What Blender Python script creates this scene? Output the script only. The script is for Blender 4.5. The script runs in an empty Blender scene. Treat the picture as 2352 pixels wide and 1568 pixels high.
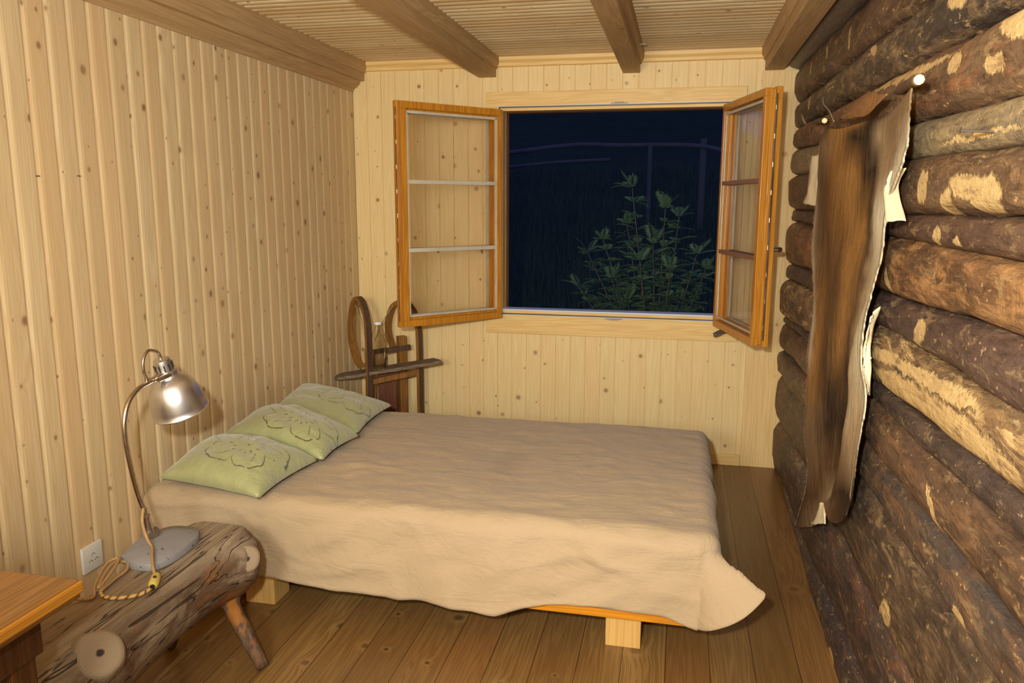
import bpy, bmesh, math, random
from mathutils import Vector, Matrix, noise as mnoise
R = math.radians
random.seed(7)
C = bpy.context.scene.collection
sc = bpy.context.scene

# ------------------------------------------------------------------ camera
CX, CY, CZ = 1.8449, -4.2658, 1.4156
YAW, PITCH, ROLL, FPX = 0.21231, 0.17600, 0.003676, 1783.9
def cam_axes():
    F = Vector((-math.sin(YAW)*math.cos(PITCH), math.cos(YAW)*math.cos(PITCH), -math.sin(PITCH)))
    Rt = Vector((math.cos(YAW), math.sin(YAW), 0)); U = Rt.cross(F)
    return F, Rt*math.cos(ROLL)+U*math.sin(ROLL), U*math.cos(ROLL)-Rt*math.sin(ROLL)
cd = bpy.data.cameras.new('camera'); cam = bpy.data.objects.new('camera', cd); C.objects.link(cam)
F_, R_, U_ = cam_axes()
M = Matrix((R_, U_, -F_)).transposed().to_4x4(); M.translation = (CX, CY, CZ)
cam.matrix_world = M
cd.sensor_width = 36; cd.lens = 36*FPX/2352; cd.clip_start = .02
sc.camera = cam

# ------------------------------------------------------------------ light
w = bpy.data.worlds.new('night'); sc.world = w; w.use_nodes = True
bg = w.node_tree.nodes['Background']; bg.inputs[0].default_value = (.13, .20, .62, 1); bg.inputs[1].default_value = .34
def lamp(name, kind, loc, energy, col, target=None, **kw):
    l = bpy.data.lights.new(name, kind); l.energy = energy; l.color = col
    for k, v in kw.items(): setattr(l, k, v)
    o = bpy.data.objects.new(name, l); C.objects.link(o); o.location = loc
    if target: o.rotation_euler = (Vector(target)-Vector(loc)).to_track_quat('-Z', 'Y').to_euler()
    return o
lamp('camera_flash', 'SPOT', (1.70, -4.33, 1.58), 138, (.93, .985, .92), (1.55, 0, 1.50), spot_size=R(112), spot_blend=1.0, shadow_soft_size=.035)
lamp('added_fill', 'POINT', (1.15, -4.75, 1.55), 64, (.92, .985, .92), None, shadow_soft_size=.22)  # unseen fill light, added behind the camera to brighten ceiling and walls
sc.view_settings.view_transform = 'Standard'; sc.view_settings.look = 'None'
sc.view_settings.gamma = 1; sc.view_settings.use_curve_mapping = False
sc.view_settings.exposure = 1.10

# ------------------------------------------------------------------ helpers
def tag(o, label=None, cat=None, group=None, kind=None):
    if label: o['label'] = label
    if cat: o['category'] = cat
    if group: o['group'] = group
    if kind: o['kind'] = kind
    return o
def obj(name, bm, mat, parent=None, smooth=False, wn=False):
    me = bpy.data.meshes.new(name)
    if isinstance(bm, bmesh.types.BMesh):
        bmesh.ops.recalc_face_normals(bm, faces=bm.faces); bm.to_mesh(me); bm.free()
    else:
        me.from_pydata(*bm)
    if mat: me.materials.append(mat)
    o = bpy.data.objects.new(name, me); C.objects.link(o)
    if parent: o.parent = parent
    if smooth:
        for p in me.polygons: p.use_smooth = True
    return o
def sharp(o, ang=35):
    me = o.data
    for p in me.polygons: p.use_smooth = True
    try: me.set_sharp_from_angle(angle=R(ang))
    except Exception: pass
    return o
def empty(name, loc=(0, 0, 0)):
    o = bpy.data.objects.new(name, None); C.objects.link(o); o.location = loc; o.empty_display_size = .1
    return o
def adopt(child, parent):
    child.parent = parent; child.matrix_parent_inverse = Matrix.Translation(parent.location).inverted()
    return child
def bx(bm, lo, hi, mtx=None, bev=0):
    v = [bm.verts.new((x, y, z)) for x in (lo[0], hi[0]) for y in (lo[1], hi[1]) for z in (lo[2], hi[2])]
    if mtx: [setattr(a, 'co', mtx @ a.co) for a in v]
    fs = [bm.faces.new([v[i] for i in q]) for q in ((0,1,3,2),(4,6,7,5),(0,4,5,1),(2,3,7,6),(0,2,6,4),(1,5,7,3))]
    if bev:
        es = list({e for f in fs for e in f.edges})
        bmesh.ops.bevel(bm, geom=es, offset=bev, segments=2, affect='EDGES', profile=.6)
    return v
def box(name, lo, hi, mat, parent=None, bev=0, mtx=None):
    bm = bmesh.new(); bx(bm, lo, hi, mtx, bev); return obj(name, bm, mat, parent)
def catmull(pts, n=8):
    pts = [Vector(p) for p in pts]; P = [2*pts[0]-pts[1]]+pts+[2*pts[-1]-pts[-2]]; out = []
    for i in range(1, len(P)-2):
        for k in range(n):
            t = k/n; a, b, c, d = P[i-1:i+3]
            out.append(.5*((2*b)+(c-a)*t+(2*a-5*b+4*c-d)*t*t+(3*b-a-3*c+d)*t**3))
    out.append(pts[-1]); return out
def tube(bm, pts, rad, seg=10, cap=True, sq=None, up=None, rf=None):
    """sweep; rad number or list; sq=(w,h) gives a flat rectangular strip"""
    pts = [Vector(p) for p in pts]; n = len(pts); rings = []; prev = None
    for i, p in enumerate(pts):
        t = (pts[min(i+1, n-1)]-pts[max(i-1, 0)]).normalized()
        if up is not None: a = (Vector(up)-t*t.dot(Vector(up))).normalized()
        elif prev is None:
            a = Vector((0, 0, 1)) if abs(t.z) < .9 else Vector((1, 0, 0)); a = (a-t*t.dot(a)).normalized()
        else: a = (prev-t*t.dot(prev)).normalized()
        prev = a; b = t.cross(a); r = rad[i] if isinstance(rad, (list, tuple)) else rad
        if sq: ring = [bm.verts.new(p+a*x*sq[0]/2+b*y*sq[1]/2) for x, y in ((1,1),(-1,1),(-1,-1),(1,-1))]
        else:
            ring = []
            for k in range(seg):
                th = 2*math.pi*k/seg; rr = r*(rf(i, th) if rf else 1)
                ring.append(bm.verts.new(p+(a*math.cos(th)+b*math.sin(th))*rr))
        rings.append(ring)
    m = len(rings[0])
    for i in range(n-1):
        for k in range(m): bm.faces.new((rings[i][k], rings[i][(k+1) % m], rings[i+1][(k+1) % m], rings[i+1][k]))
    if cap:
        bm.faces.new(rings[0][::-1]); bm.faces.new(rings[-1])
    return rings
def lathe(bm, prof, mtx=None, seg=32, cap0=False, cap1=False):
    rings = []
    for r, z in prof:
        rings.append([bm.verts.new((mtx or Matrix()) @ Vector((r*math.cos(2*math.pi*k/seg), r*math.sin(2*math.pi*k/seg), z))) for k in range(seg)])
    for i in range(len(rings)-1):
        for k in range(seg): bm.faces.new((rings[i][k], rings[i][(k+1) % seg], rings[i+1][(k+1) % seg], rings[i+1][k]))
    if cap0: bm.faces.new(rings[0][::-1])
    if cap1: bm.faces.new(rings[-1])
    return rings
def axis_m(p, d):
    q = Vector(d).to_track_quat('Z', 'Y').to_matrix().to_4x4(); q.translation = p; return q
def prism(bm, poly, z0, z1, mtx=None):
    a = [bm.verts.new((mtx or Matrix()) @ Vector((x, y, z0))) for x, y in poly]
    b = [bm.verts.new((mtx or Matrix()) @ Vector((x, y, z1))) for x, y in poly]
    n = len(a)
    for i in range(n): bm.faces.new((a[i], a[(i+1) % n], b[(i+1) % n], b[i]))
    bm.faces.new(a[::-1]); bm.faces.new(b)
def ns(x, y=0, z=0): return mnoise.noise(Vector((x, y, z)))
def lerp(a, b, t): return a+(b-a)*t
def interp(tab, x):
    if x <= tab[0][0]: return tab[0][1]
    for (a, u), (b, v) in zip(tab, tab[1:]):
        if x <= b:
            t = (x-a)/(b-a)
            return tuple(lerp(p, q, t) for p, q in zip(u, v)) if isinstance(u, tuple) else lerp(u, v, t)
    return tab[-1][1]

# ------------------------------------------------------------------ shader language
def srgb(r, g, b):
    f = lambda c: (c/255/12.92) if c/255 <= .04045 else ((c/255+.055)/1.055)**2.4
    return (f(r), f(g), f(b), 1)
class S:
    def __init__(s, name):
        s.m = bpy.data.materials.new(name); s.m.use_nodes = True; s.t = s.m.node_tree; s.n = s.t.nodes
        s.b = s.n['Principled BSDF']
    def put(s, sock, v):
        if v is None: return
        if isinstance(v, bpy.types.NodeSocket): s.t.links.new(v, sock)
        else: sock.default_value = v
    def math(s, op, a, b=None, c=None, clamp=False):
        n = s.n.new('ShaderNodeMath'); n.operation = op; n.use_clamp = clamp
        for i, v in enumerate((a, b, c)): s.put(n.inputs[i], v)
        return n.outputs[0]
    def add(s, a, b): return s.math('ADD', a, b)
    def mul(s, a, b): return s.math('MULTIPLY', a, b)
    def sub(s, a, b): return s.math('SUBTRACT', a, b)
    def pos(s, kind='world', off=None):
        if kind == 'world': o = s.n.new('ShaderNodeNewGeometry').outputs['Position']
        elif kind == 'uv': o = s.n.new('ShaderNodeTexCoord').outputs['UV']
        else: o = s.n.new('ShaderNodeTexCoord').outputs['Object']
        x = s.n.new('ShaderNodeSeparateXYZ'); s.put(x.inputs[0], o); return x.outputs
    def vec(s, x=0., y=0., z=0.):
        n = s.n.new('ShaderNodeCombineXYZ')
        for i, v in enumerate((x, y, z)): s.put(n.inputs[i], v)
        return n.outputs[0]
    def noise(s, v, scale, detail=3, rough=.55, dist=0., col=False):
        n = s.n.new('ShaderNodeTexNoise'); s.put(n.inputs['Vector'], v); n.inputs['Scale'].default_value = scale
        n.inputs['Detail'].default_value = detail; n.inputs['Roughness'].default_value = rough; n.inputs['Distortion'].default_value = dist
        return n.outputs['Color' if col else 'Fac']
    def voro(s, v, scale, rnd=1.):
        n = s.n.new('ShaderNodeTexVoronoi'); n.voronoi_dimensions = '2D'; s.put(n.inputs['Vector'], v); n.inputs['Scale'].default_value = scale; n.inputs['Randomness'].default_value = rnd
        return n.outputs['Distance'], n.outputs['Color']
    def white(s, w_):
        n = s.n.new('ShaderNodeTexWhiteNoise'); n.noise_dimensions = '1D'; s.put(n.inputs['W'], w_); return n.outputs['Value']
    def ramp(s, f, a, b, lo=0., hi=1.):
        n = s.n.new('ShaderNodeMapRange'); n.interpolation_type = 'SMOOTHSTEP'
        for i, v in enumerate((f, a, b, lo, hi)): s.put(n.inputs[i], v)
        return n.outputs[0]
    def mix(s, f, a, b, mode='MIX'):
        n = s.n.new('ShaderNodeMix'); n.data_type = 'RGBA'; n.blend_type = mode; n.clamp_factor = True
        s.put(n.inputs[0], f); s.put(n.inputs[6], a); s.put(n.inputs[7], b); return n.outputs[2]
    def bump(s, h, strength=.3, dist=.002, nrm=None):
        n = s.n.new('ShaderNodeBump'); n.inputs['Strength'].default_value = strength; n.inputs['Distance'].default_value = dist
        s.put(n.inputs['Height'], h)
        if nrm is not None: s.put(n.inputs['Normal'], nrm)
        return n.outputs[0]
    def done(s, col=None, rough=.6, nrm=None, spec=None, **kw):
        s.put(s.b.inputs['Base Color'], col); s.put(s.b.inputs['Roughness'], rough)
        if nrm is not None: s.put(s.b.inputs['Normal'], nrm)
        if spec is not None: s.b.inputs['Specular IOR Level'].default_value = spec
        for k, v in kw.items(): s.put(s.b.inputs[k.replace('_', ' ')], v)
        return s.m

def wood(name, ax, al, base, dark, knot, width=0., rough=.55, var=.16, kscale=7.5, kr=.11, kprob=.45, kind='world', grain=1., seam=None, halo=None, other=2, tint=None, spec=.35, off=0., kstretch=1.):
    """pine: ax = across-grain axis, al = along-grain axis (0,1,2)"""
    s = S(name); p = s.pos(kind); a, l, q = p[ax], p[al], p[3-ax-al]
    a = s.add(a, off)
    if width: idx = s.math('FLOOR', s.math('DIVIDE', a, width))
    else: idx = 0.
    rnd = s.white(idx) if width else .5
    shift = s.mul(rnd, 37.) if width else 0.
    l2 = s.add(l, shift)
    # knots: 2D voronoi
    vd, vc = s.voro(s.vec(s.add(a, s.mul(q, .61)), s.mul(l2, 1/kstretch), 0.), kscale)
    sp = s.n.new('ShaderNodeSeparateColor'); s.put(sp.inputs[0], vc)
    rad = s.add(s.mul(s.math('POWER', sp.outputs[1], 2.2), kr*1.0), kr*.28)
    has = s.math('LESS_THAN', sp.outputs[0], kprob)
    kn = s.mul(s.mul(s.sub(1., s.ramp(vd, s.mul(rad, .35), s.mul(rad, 1.1))), has), s.add(.55, s.mul(sp.outputs[2], .45)))
    hal = s.mul(s.sub(1., s.ramp(vd, s.mul(rad, .8), s.mul(rad, 4.))), has)
    # grain, bending round the knots
    bend = s.mul(hal, .012)
    g1 = s.noise(s.vec(s.add(s.mul(s.add(a, bend), 26.), s.mul(idx, 9.) if width else 0.), s.mul(l2, .9), s.mul(q, 26.)), 1., 2, .5, .35)
    rings = s.math('FRACT', s.mul(g1, 9.)); rings = s.math('ABSOLUTE', s.sub(rings, .5)); rings = s.ramp(rings, 0.02, .42)
    fine = s.noise(s.vec(s.mul(a, 420.), s.mul(l2, 7.), s.mul(q, 420.)), 1., 2, .6)
    f = s.add(s.mul(rings, .34*grain), s.mul(fine, .40*grain))
    col = s.mix(s.ramp(f, .05, .9), base, dark)
    if width:
        col = s.mix(s.mul(s.ramp(rnd, 0., 1.), 1.), col, s.mix(var, col, dark))
        r2 = s.white(s.add(idx, 71.3)); t = tint or srgb(232, 176, 120)
        col = s.mix(s.mul(s.ramp(r2, .45, 1.), .35), col, s.mix(.5, col, t))
    big = s.noise(s.vec(s.mul(a, 5.), s.mul(l2, 1.2), 0.), 1., 2)
    col = s.mix(s.mul(s.ramp(big, .35, .75), .25), col, dark)
    if halo: col = s.mix(s.mul(s.sub(1., s.ramp(vd, s.mul(rad, .9), s.mul(rad, 2.2))), s.mul(has, .22)), col, halo)
    else: col = s.mix(s.mul(s.sub(1., s.ramp(vd, s.mul(rad, .8), s.mul(rad, 1.9))), s.mul(has, .45)), col, dark)
    col = s.mix(s.mul(kn, .82), col, knot)
    h = s.add(s.mul(fine, .3), s.mul(rings, .2))
    if seam:
        fr = s.math('FRACT', s.math('DIVIDE', a, width)); e = s.math('ABSOLUTE', s.sub(fr, .5))
        ln = s.ramp(e, .5-seam[0]/width, .5-seam[0]/width*.3)
        col = s.mix(s.mul(ln, seam[1]), col, srgb(60, 35, 15)); h = s.sub(h, s.mul(ln, 1.5))
    return s.done(col, rough, s.bump(h, .25, .0015), spec)

PINE, PINED, KNOT = srgb(231, 196, 140), srgb(205, 160, 100), srgb(128, 84, 50)
m_left = wood('pine_panel_left', 1, 2, srgb(222, 198, 156), srgb(202, 170, 126), KNOT, .085, .5, .5, kscale=9.5, kr=.12, kprob=.62, off=40*.085, kstretch=1.25)
m_back = wood('pine_panel_back', 0, 2, srgb(234, 208, 154), srgb(222, 188, 132), KNOT, .084, .5, .22, kscale=8.5, kr=.12, kprob=.5, off=0.0)
m_ceil = wood('pine_panel_ceiling', 1, 0, srgb(240, 220, 180), srgb(204, 172, 126), srgb(125, 85, 52), .056, .5, .75, kscale=8, kr=.10, kprob=.42, off=10.0)
m_floor = wood('varnished_floorboards', 0, 1, srgb(150, 116, 68), srgb(104, 72, 38), srgb(48, 26, 12), .135, .33, .6, kscale=5.0, kr=.13, kprob=.42, grain=1.0, seam=(.0022, .85), halo=srgb(178, 140, 84), off=.04-.135, tint=srgb(150, 86, 50), spec=.45, kstretch=1.)
m_beam = wood('beam_wood', 0, 1, srgb(192, 158, 114), srgb(168, 132, 88), srgb(110, 72, 44), 0., .6, kscale=3.2, kr=.06, kprob=.25)
m_trimx = wood('pine_trim_across', 2, 0, srgb(234, 198, 132), srgb(215, 168, 98), KNOT, 0., .45, kscale=2, kr=.02, kprob=.1)
m_trimz = wood('pine_trim_upright', 0, 2, srgb(232, 198, 140), srgb(212, 170, 110), KNOT, 0., .5, kscale=6, kr=.08, kprob=.3)
m_sash = wood('varnished_sash', 0, 2, srgb(206, 140, 46), srgb(164, 98, 22), srgb(120, 66, 16), 0., .3, kscale=2, kr=.02, kprob=.1, spec=.5)
m_sashx = wood('varnished_sash_rail', 2, 0, srgb(198, 130, 42), srgb(150, 88, 20), srgb(120, 66, 16), 0., .3, kscale=2, kr=.02, kprob=.1, spec=.5)
m_block = wood('raw_block_wood', 0, 2, srgb(214, 172, 104), srgb(188, 142, 76), KNOT, 0., .6, kscale=3, kr=.04, kprob=.1)
m_grey = wood('weathered_board', 2, 0, srgb(138, 118, 98), srgb(88, 70, 58), srgb(48, 36, 30), 0., .7, kscale=5, kr=.05, kprob=.2, grain=1.3)
m_sled = wood('sled_bentwood', 0, 2, srgb(156, 108, 54), srgb(104, 68, 32), srgb(60, 34, 16), 0., .4, kscale=3, kr=.03, kprob=.1)
m_sledd = wood('sled_dark_wood', 0, 2, srgb(98, 72, 56), srgb(60, 42, 32), srgb(40, 26, 20), 0., .6, kscale=3, kr=.03, kprob=.1)
m_sledp = wood('sled_plank_wood', 0, 2, srgb(120, 70, 48), srgb(82, 44, 30), srgb(50, 26, 18), 0., .55, kscale=6, kr=.05, kprob=.3)
m_desk = wood('desk_wood', 0, 1, srgb(140, 98, 50), srgb(92, 58, 26), srgb(60, 30, 12), 0., .35, kscale=3, kr=.05, kprob=.2, spec=.5)
m_deske = wood('desk_edge_wood', 0, 1, srgb(190, 130, 44), srgb(146, 92, 24), srgb(60, 30, 12), 0., .35, kscale=3, kr=.02, kprob=.1, spec=.5)
m_deskd = wood('desk_dark_wood', 0, 2, srgb(92, 58, 30), srgb(56, 32, 16), srgb(40, 22, 12), 0., .45, kscale=3, kr=.05, kprob=.2)
m_slat = wood('bed_frame_wood', 2, 0, srgb(214, 140, 30), srgb(180, 104, 16), KNOT, 0., .35, kscale=3, kr=.04, kprob=.1)

def plain(name, col, rough=.5, metal=0., nz=0., scale=40, spec=None, alt=None, **kw):
    s = S(name); p = s.n.new('ShaderNodeTexCoord').outputs['Object']
    n = s.noise(p, scale, 4, .6)
    c = s.mix(s.mul(s.ramp(n, .35, .7), nz), col, alt or (0, 0, 0, 1)) if nz else col
    s.b.inputs['Metallic'].default_value = metal
    return s.done(c, rough, s.bump(n, .1, .0005), spec, **kw)
m_alu = plain('brushed_aluminium', (.74, .74, .76, 1), .34, 1., .35, 18, alt=(.48, .48, .56, 1))
m_steel = plain('worn_nickel', (.56, .48, .40, 1), .28, 1., .4, 60, alt=(.26, .20, .14, 1))
m_white = plain('white_plastic', srgb(226, 222, 216), .35)
m_hole = plain('socket_hole_dark', srgb(70, 62, 54), .6)
m_black = plain('black_rubber', srgb(26, 25, 26), .5)
m_keep = plain('grey_keep_metal', srgb(150, 148, 144), .6)
m_gasket = plain('window_gasket', srgb(52, 54, 62), .4)
m_walu = plain('white_aluminium_sill', srgb(205, 208, 214), .35)
m_bead = plain('pale_glazing_bead', srgb(200, 190, 172), .5, nz=.3, scale=12, alt=srgb(150, 118, 78))
m_bar = plain('brown_glazing_bar', srgb(150, 108, 74), .45, nz=.3, scale=20, alt=srgb(110, 72, 46))
m_yell = plain('cream_switch', srgb(206, 186, 92), .35)
m_brown = plain('brown_button', srgb(82, 34, 20), .4)
m_nail = plain('steel_nail', (.5, .5, .52, 1), .3, 1.)
m_back_dark = plain('dark_chinking', srgb(24, 19, 17), .95)
m_peg = plain('peg_bark', srgb(112, 80, 48), .8, nz=.7, scale=60, alt=srgb(60, 40, 26))
m_pegend = plain('peg_cut_end', srgb(238, 214, 160), .6)
m_string = plain('jute_string', srgb(160, 140, 104), .8)
m_cap = plain('bottle_cap_white', srgb(222, 222, 226), .4)

s = S('grey_paint_chipped'); p = s.n.new('ShaderNodeNewGeometry').outputs['Position']
n1 = s.noise(p, 34, 5, .65); chip = s.ramp(n1, .66, .68)
m_base = s.done(s.mix(chip, s.mix(s.noise(p, 9), srgb(150, 148, 152), srgb(120, 116, 116)), srgb(74, 54, 36)), .5, s.bump(s.mul(chip, -1.), .3, .001))

s = S('window_glass'); s.b.inputs['Transmission Weight'].default_value = 1; s.b.inputs['IOR'].default_value = 1.12
s.done((.95, .94, .92, 1), .02); m_glass = s.m
s = S('bottle_glass'); s.b.inputs['Transmission Weight'].default_value = 1; s.b.inputs['IOR'].default_value = 1.22
s.done((.99, .99, .95, 1), .0); m_bottle = s.m

# linen
s = S('beige_linen'); p = s.n.new('ShaderNodeNewGeometry').outputs['Position']; q = s.pos()
weave = s.noise(s.vec(s.mul(q[0], 420.), s.mul(q[1], 420.), s.mul(q[2], 420.)), 1., 2)
slub = s.noise(s.vec(s.mul(q[0], 30.), s.mul(q[1], 300.), s.mul(q[2], 300.)), 1., 2)
cr = s.noise(p, 6.5, 5, .62, 1.3); cr2 = s.noise(s.vec(s.mul(q[0], 3.), s.mul(q[1], 11.), s.mul(q[2], 9.)), 1., 4, .6, 2.)
ridge = s.math('ABSOLUTE', s.sub(cr, .5)); ridge = s.sub(1., s.ramp(ridge, 0., .05))
ridge2 = s.math('ABSOLUTE', s.sub(cr2, .5)); ridge2 = s.sub(1., s.ramp(ridge2, 0., .06))
col = s.mix(s.mul(slub, .5), srgb(180, 156, 124), srgb(162, 140, 112))
col = s.mix(s.mul(s.noise(p, 2.2, 3), .35), col, srgb(176, 150, 126))
st = s.math('SQRT', s.add(s.math('POWER', s.mul(s.sub(q[0], 1.22), 2.2), 2.), s.math('POWER', s.sub(q[1], -1.42), 2.)))
col = s.mix(s.mul(s.sub(1., s.ramp(st, .02, .22)), s.mul(s.noise(p, 14, 4), .55)), col, srgb(130, 112, 84))
h = s.add(s.add(s.mul(cr, 2.0), s.mul(cr2, 2.2)), s.add(s.mul(ridge, .10), s.mul(ridge2, .12)))
nb = s.bump(h, .32, .010); nb = s.bump(s.add(weave, slub), .25, .0008, nb)
m_linen = s.done(col, .85, nb, .15, Sheen_Weight=.15)

# green silky cushion with stitched flower (UV 0..1 over the face)
def cushion_mat(name, cx, cy):
    s = S(name); u = s.pos('uv'); p = s.n.new('ShaderNodeTexCoord').outputs['UV']
    wob = s.noise(p, 7, 3); wob2 = s.noise(s.vec(s.add(u[0], 5.), u[1], 3.), 7, 3)
    def flower(cx, cy, R0, ph):
        x = s.add(s.sub(u[0], cx), s.mul(s.sub(wob, .5), .06)); y = s.add(s.sub(u[1], cy), s.mul(s.sub(wob2, .5), .06))
        r = s.math('SQRT', s.add(s.mul(x, x), s.mul(y, y))); th = s.add(s.math('ARCTAN2', y, x), ph)
        lob = s.math('ABSOLUTE', s.math('SINE', s.mul(th, 2.5)))
        wig = s.mul(s.math('SINE', s.mul(th, 17.)), .008)
        Rt = s.add(s.mul(s.add(s.mul(s.math('POWER', lob, .6), .42), .60), R0), wig)
        line = s.sub(1., s.ramp(s.math('ABSOLUTE', s.sub(r, Rt)), .004, .0095))
        gap = s.ramp(s.noise(s.vec(s.mul(th, 2.2), cx*9, cy*7), 2.2, 2), .36, .42)
        line = s.mul(line, gap)
        # petal edges run inward
        sep = s.math('ABSOLUTE', s.math('SINE', s.mul(s.add(th, s.mul(r, 1.8)), 2.5)))
        sepl = s.mul(s.sub(1., s.ramp(s.mul(sep, r), .008, .018)), s.mul(s.ramp(r, R0*.48, R0*.5), s.sub(1., s.ramp(r, R0*.8, R0*.86))))
        fil = s.math('ABSOLUTE', s.math('SINE', s.mul(th, 13.)))
        fill = s.mul(s.sub(1., s.ramp(s.mul(fil, r), .010, .03)), s.mul(s.sub(1., s.ramp(r, R0*.3, R0*.36)), .35))
        st_ = s.mul(s.sub(1., s.ramp(s.math('ABSOLUTE', s.sub(r, s.add(R0*.36, s.mul(s.math('SINE', s.mul(th, 7.)), R0*.06)))), .014, .022)), s.sub(1., s.ramp(s.math('ABSOLUTE', s.math('SINE', s.mul(th, 7.5))), .30, .42)))
        c0 = s.sub(1., s.ramp(r, .008, .014))
        return s.math('MAXIMUM', line, s.mul(sepl, .8)), s.math('MAXIMUM', st_, c0), fill
    l1, d1, f1 = flower(cx, cy, .37, .4)
    l2, d2, f2 = flower(cx-.10, cy+.72, .30, 1.7)
    L = s.math('MAXIMUM', l1, l2); D = s.math('MAXIMUM', d1, d2); Fi = s.math('MAXIMUM', f1, f2)
    w_ = s.noise(s.vec(s.mul(u[0], 60.), s.mul(u[1], 500.), 0.), 1., 2)
    col = s.mix(w_, srgb(168, 167, 120), srgb(150, 151, 104))
    col = s.mix(s.mul(Fi, .6), col, srgb(120, 112, 60)); col = s.mix(s.mul(L, .85), col, srgb(58, 58, 34)); col = s.mix(s.mul(D, .9), col, srgb(84, 36, 30))
    fold = s.noise(p, 3.2, 3, .5, 1.2); fold2 = s.noise(p, 11, 3, .5, .6)
    nb = s.bump(s.add(fold, s.mul(fold2, .25)), .5, .03); nb = s.bump(w_, .12, .0006, nb)
    return s.done(col, .42, nb, .4, Sheen_Weight=.4)

# ------------------------------------------------------------------ room shell
W_, H_ = 2.44, 2.185
def strips(name, axis_w, lo, hi, wd, cuts, depth, cham, place, mat):
    """boards side by side. cuts(a)->list of (s0,s1) spans along the board. place(a,l,d)->xyz"""
    bm = bmesh.new(); k0 = math.floor(lo/wd+1e-6); k1 = math.ceil(hi/wd-1e-6)
    for k in range(k0, k1):
        a0, a1 = max(k*wd, lo), min((k+1)*wd, hi)
        prof = [(a0, 0), (a0+cham*.12, depth*.1), (a0+cham, depth*.85), (a0+cham*1.6, depth), (a1-cham*.3, depth), (a1, 0)]
        for s0, s1 in cuts((a0+a1)/2):
            A = [bm.verts.new(place(a, s0, d)) for a, d in prof]; B = [bm.verts.new(place(a, s1, d)) for a, d in prof]
            for i in range(len(prof)-1): bm.faces.new((A[i], A[i+1], B[i+1], B[i]))
            A2 = [bm.verts.new(place(prof[i][0], s0, -.02)) for i in (0, -1)]; B2 = [bm.verts.new(place(prof[i][0], s1, -.02)) for i in (0, -1)]
            bm.faces.new((A[0], *A[1:], A2[1], A2[0])); bm.faces.new((B[0], *B[1:], B2[1], B2[0]))
            bm.faces.new((A[0], B[0], B2[0], A2[0])); bm.faces.new((A[-1], B[-1], B2[1], A2[1])); bm.faces.new((A2[0], A2[1], B2[1], B2[0]))
    return obj(name, bm, mat)
YB = -5.4
wl = strips('wall_left', 1, YB, .02, .085, lambda a: [(0, H_)], .007, .016, lambda a, l, d: (d-.007, a, l), m_left); tag(wl, kind='structure')
OX0, OX1, OZ0, OZ1 = .872, 2.055, .818, 1.900      # opening
HX0, HX1, HZ0, HZ1 = .80, 2.13, .76, 1.96      # hole in the boards, hidden by casing
wb = strips('wall_back', 0, 0, 2.52, .084, lambda a: [(0, H_)] if a < HX0 or a > HX1 else [(0, HZ0), (HZ1, H_)], .003, .003, lambda a, l, d: (a, .003-d, l), m_back); tag(wb, kind='structure')
ce = strips('ceiling', 1, YB, 0, .056, lambda a: [(0, 2.6)], .015, .020, lambda a, l, d: (l, a, H_+.015-d), m_ceil); tag(ce, kind='structure')
fl = box('floor', (0, YB, -.03), (2.6, .0, 0), m_floor); tag(fl, kind='structure')
fr_ = box('wall_front', (-.02, YB-.05, 0), (2.6, YB, H_), m_back); tag(fr_, kind='structure')
# crown strip and base strip on the back wall
bm = bmesh.new(); prism(bm, [(0, 2.135), (-.012, 2.14), (-.016, 2.155), (-.03, 2.168), (-.033, H_), (0, H_)], 0, 2.46, Matrix(((0,0,1,0),(1,0,0,0),(0,1,0,0),(0,0,0,1))))
tag(obj('trim_1', bm, m_trimx), kind='structure')
tag(box('baseboard_back', (.0, -.014, 0), (2.207, 0, .062), m_trimx, bev=.003), kind='structure')
bm = bmesh.new(); bx(bm, (2.209, -.009, 0), (2.402, 0, 2.075), None, .002); bx(bm, (2.402, -.020, 0), (2.43, 0, 2.075), None, .002); bx(bm, (2.428, -.032, 0), (2.455, 0, 2.07), None, .003)
tag(obj('trim_2', bm, m_trimz), kind='structure')
# ceiling beams
def beam(x0, x1, z0, mat=m_beam, name='ceiling_beam', par=ce):
    bm = bmesh.new(); bx(bm, (x0, YB, z0), (x1, -.002, H_+.01), None, .004); return obj(name, bm, mat, par)
beam(.012, .0757, 2.085); beam(.736, .8335, 2.085); beam(1.513, 1.602, 2.085); beam(2.222, 2.315, 2.078)
def beam_mould(x, sgn):
    bm = bmesh.new()
    pf = [(0, 2.128), (.006, 2.128), (.010, 2.14), (.018, 2.152), (.021, 2.17), (.021, H_+.005), (0, H_+.005)]
    prism(bm, [(x+sgn*a, b) for a, b in pf], -.003, YB+.01, Matrix(((1,0,0,0),(0,0,1,0),(0,1,0,0),(0,0,0,1))))
    return obj('beam_moulding', bm, m_beam, ce)
beam_mould(.0757, 1); beam_mould(.8335, 1); beam_mould(1.602, 1); beam_mould(.736, -1); beam_mould(2.222, -1); beam_mould(1.513, -1)
bm = bmesh.new(); prism(bm, [(0, 2.03), (.008, 2.03), (.012, 2.045), (.03, 2.055), (.045, 2.07), (.052, 2.087), (0, 2.087)], -.003, YB+.01, Matrix(((1,0,0,0),(0,0,1,0),(0,1,0,0),(0,0,0,1))))
tag(obj('trim_3', bm, m_beam), kind='structure')

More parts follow.
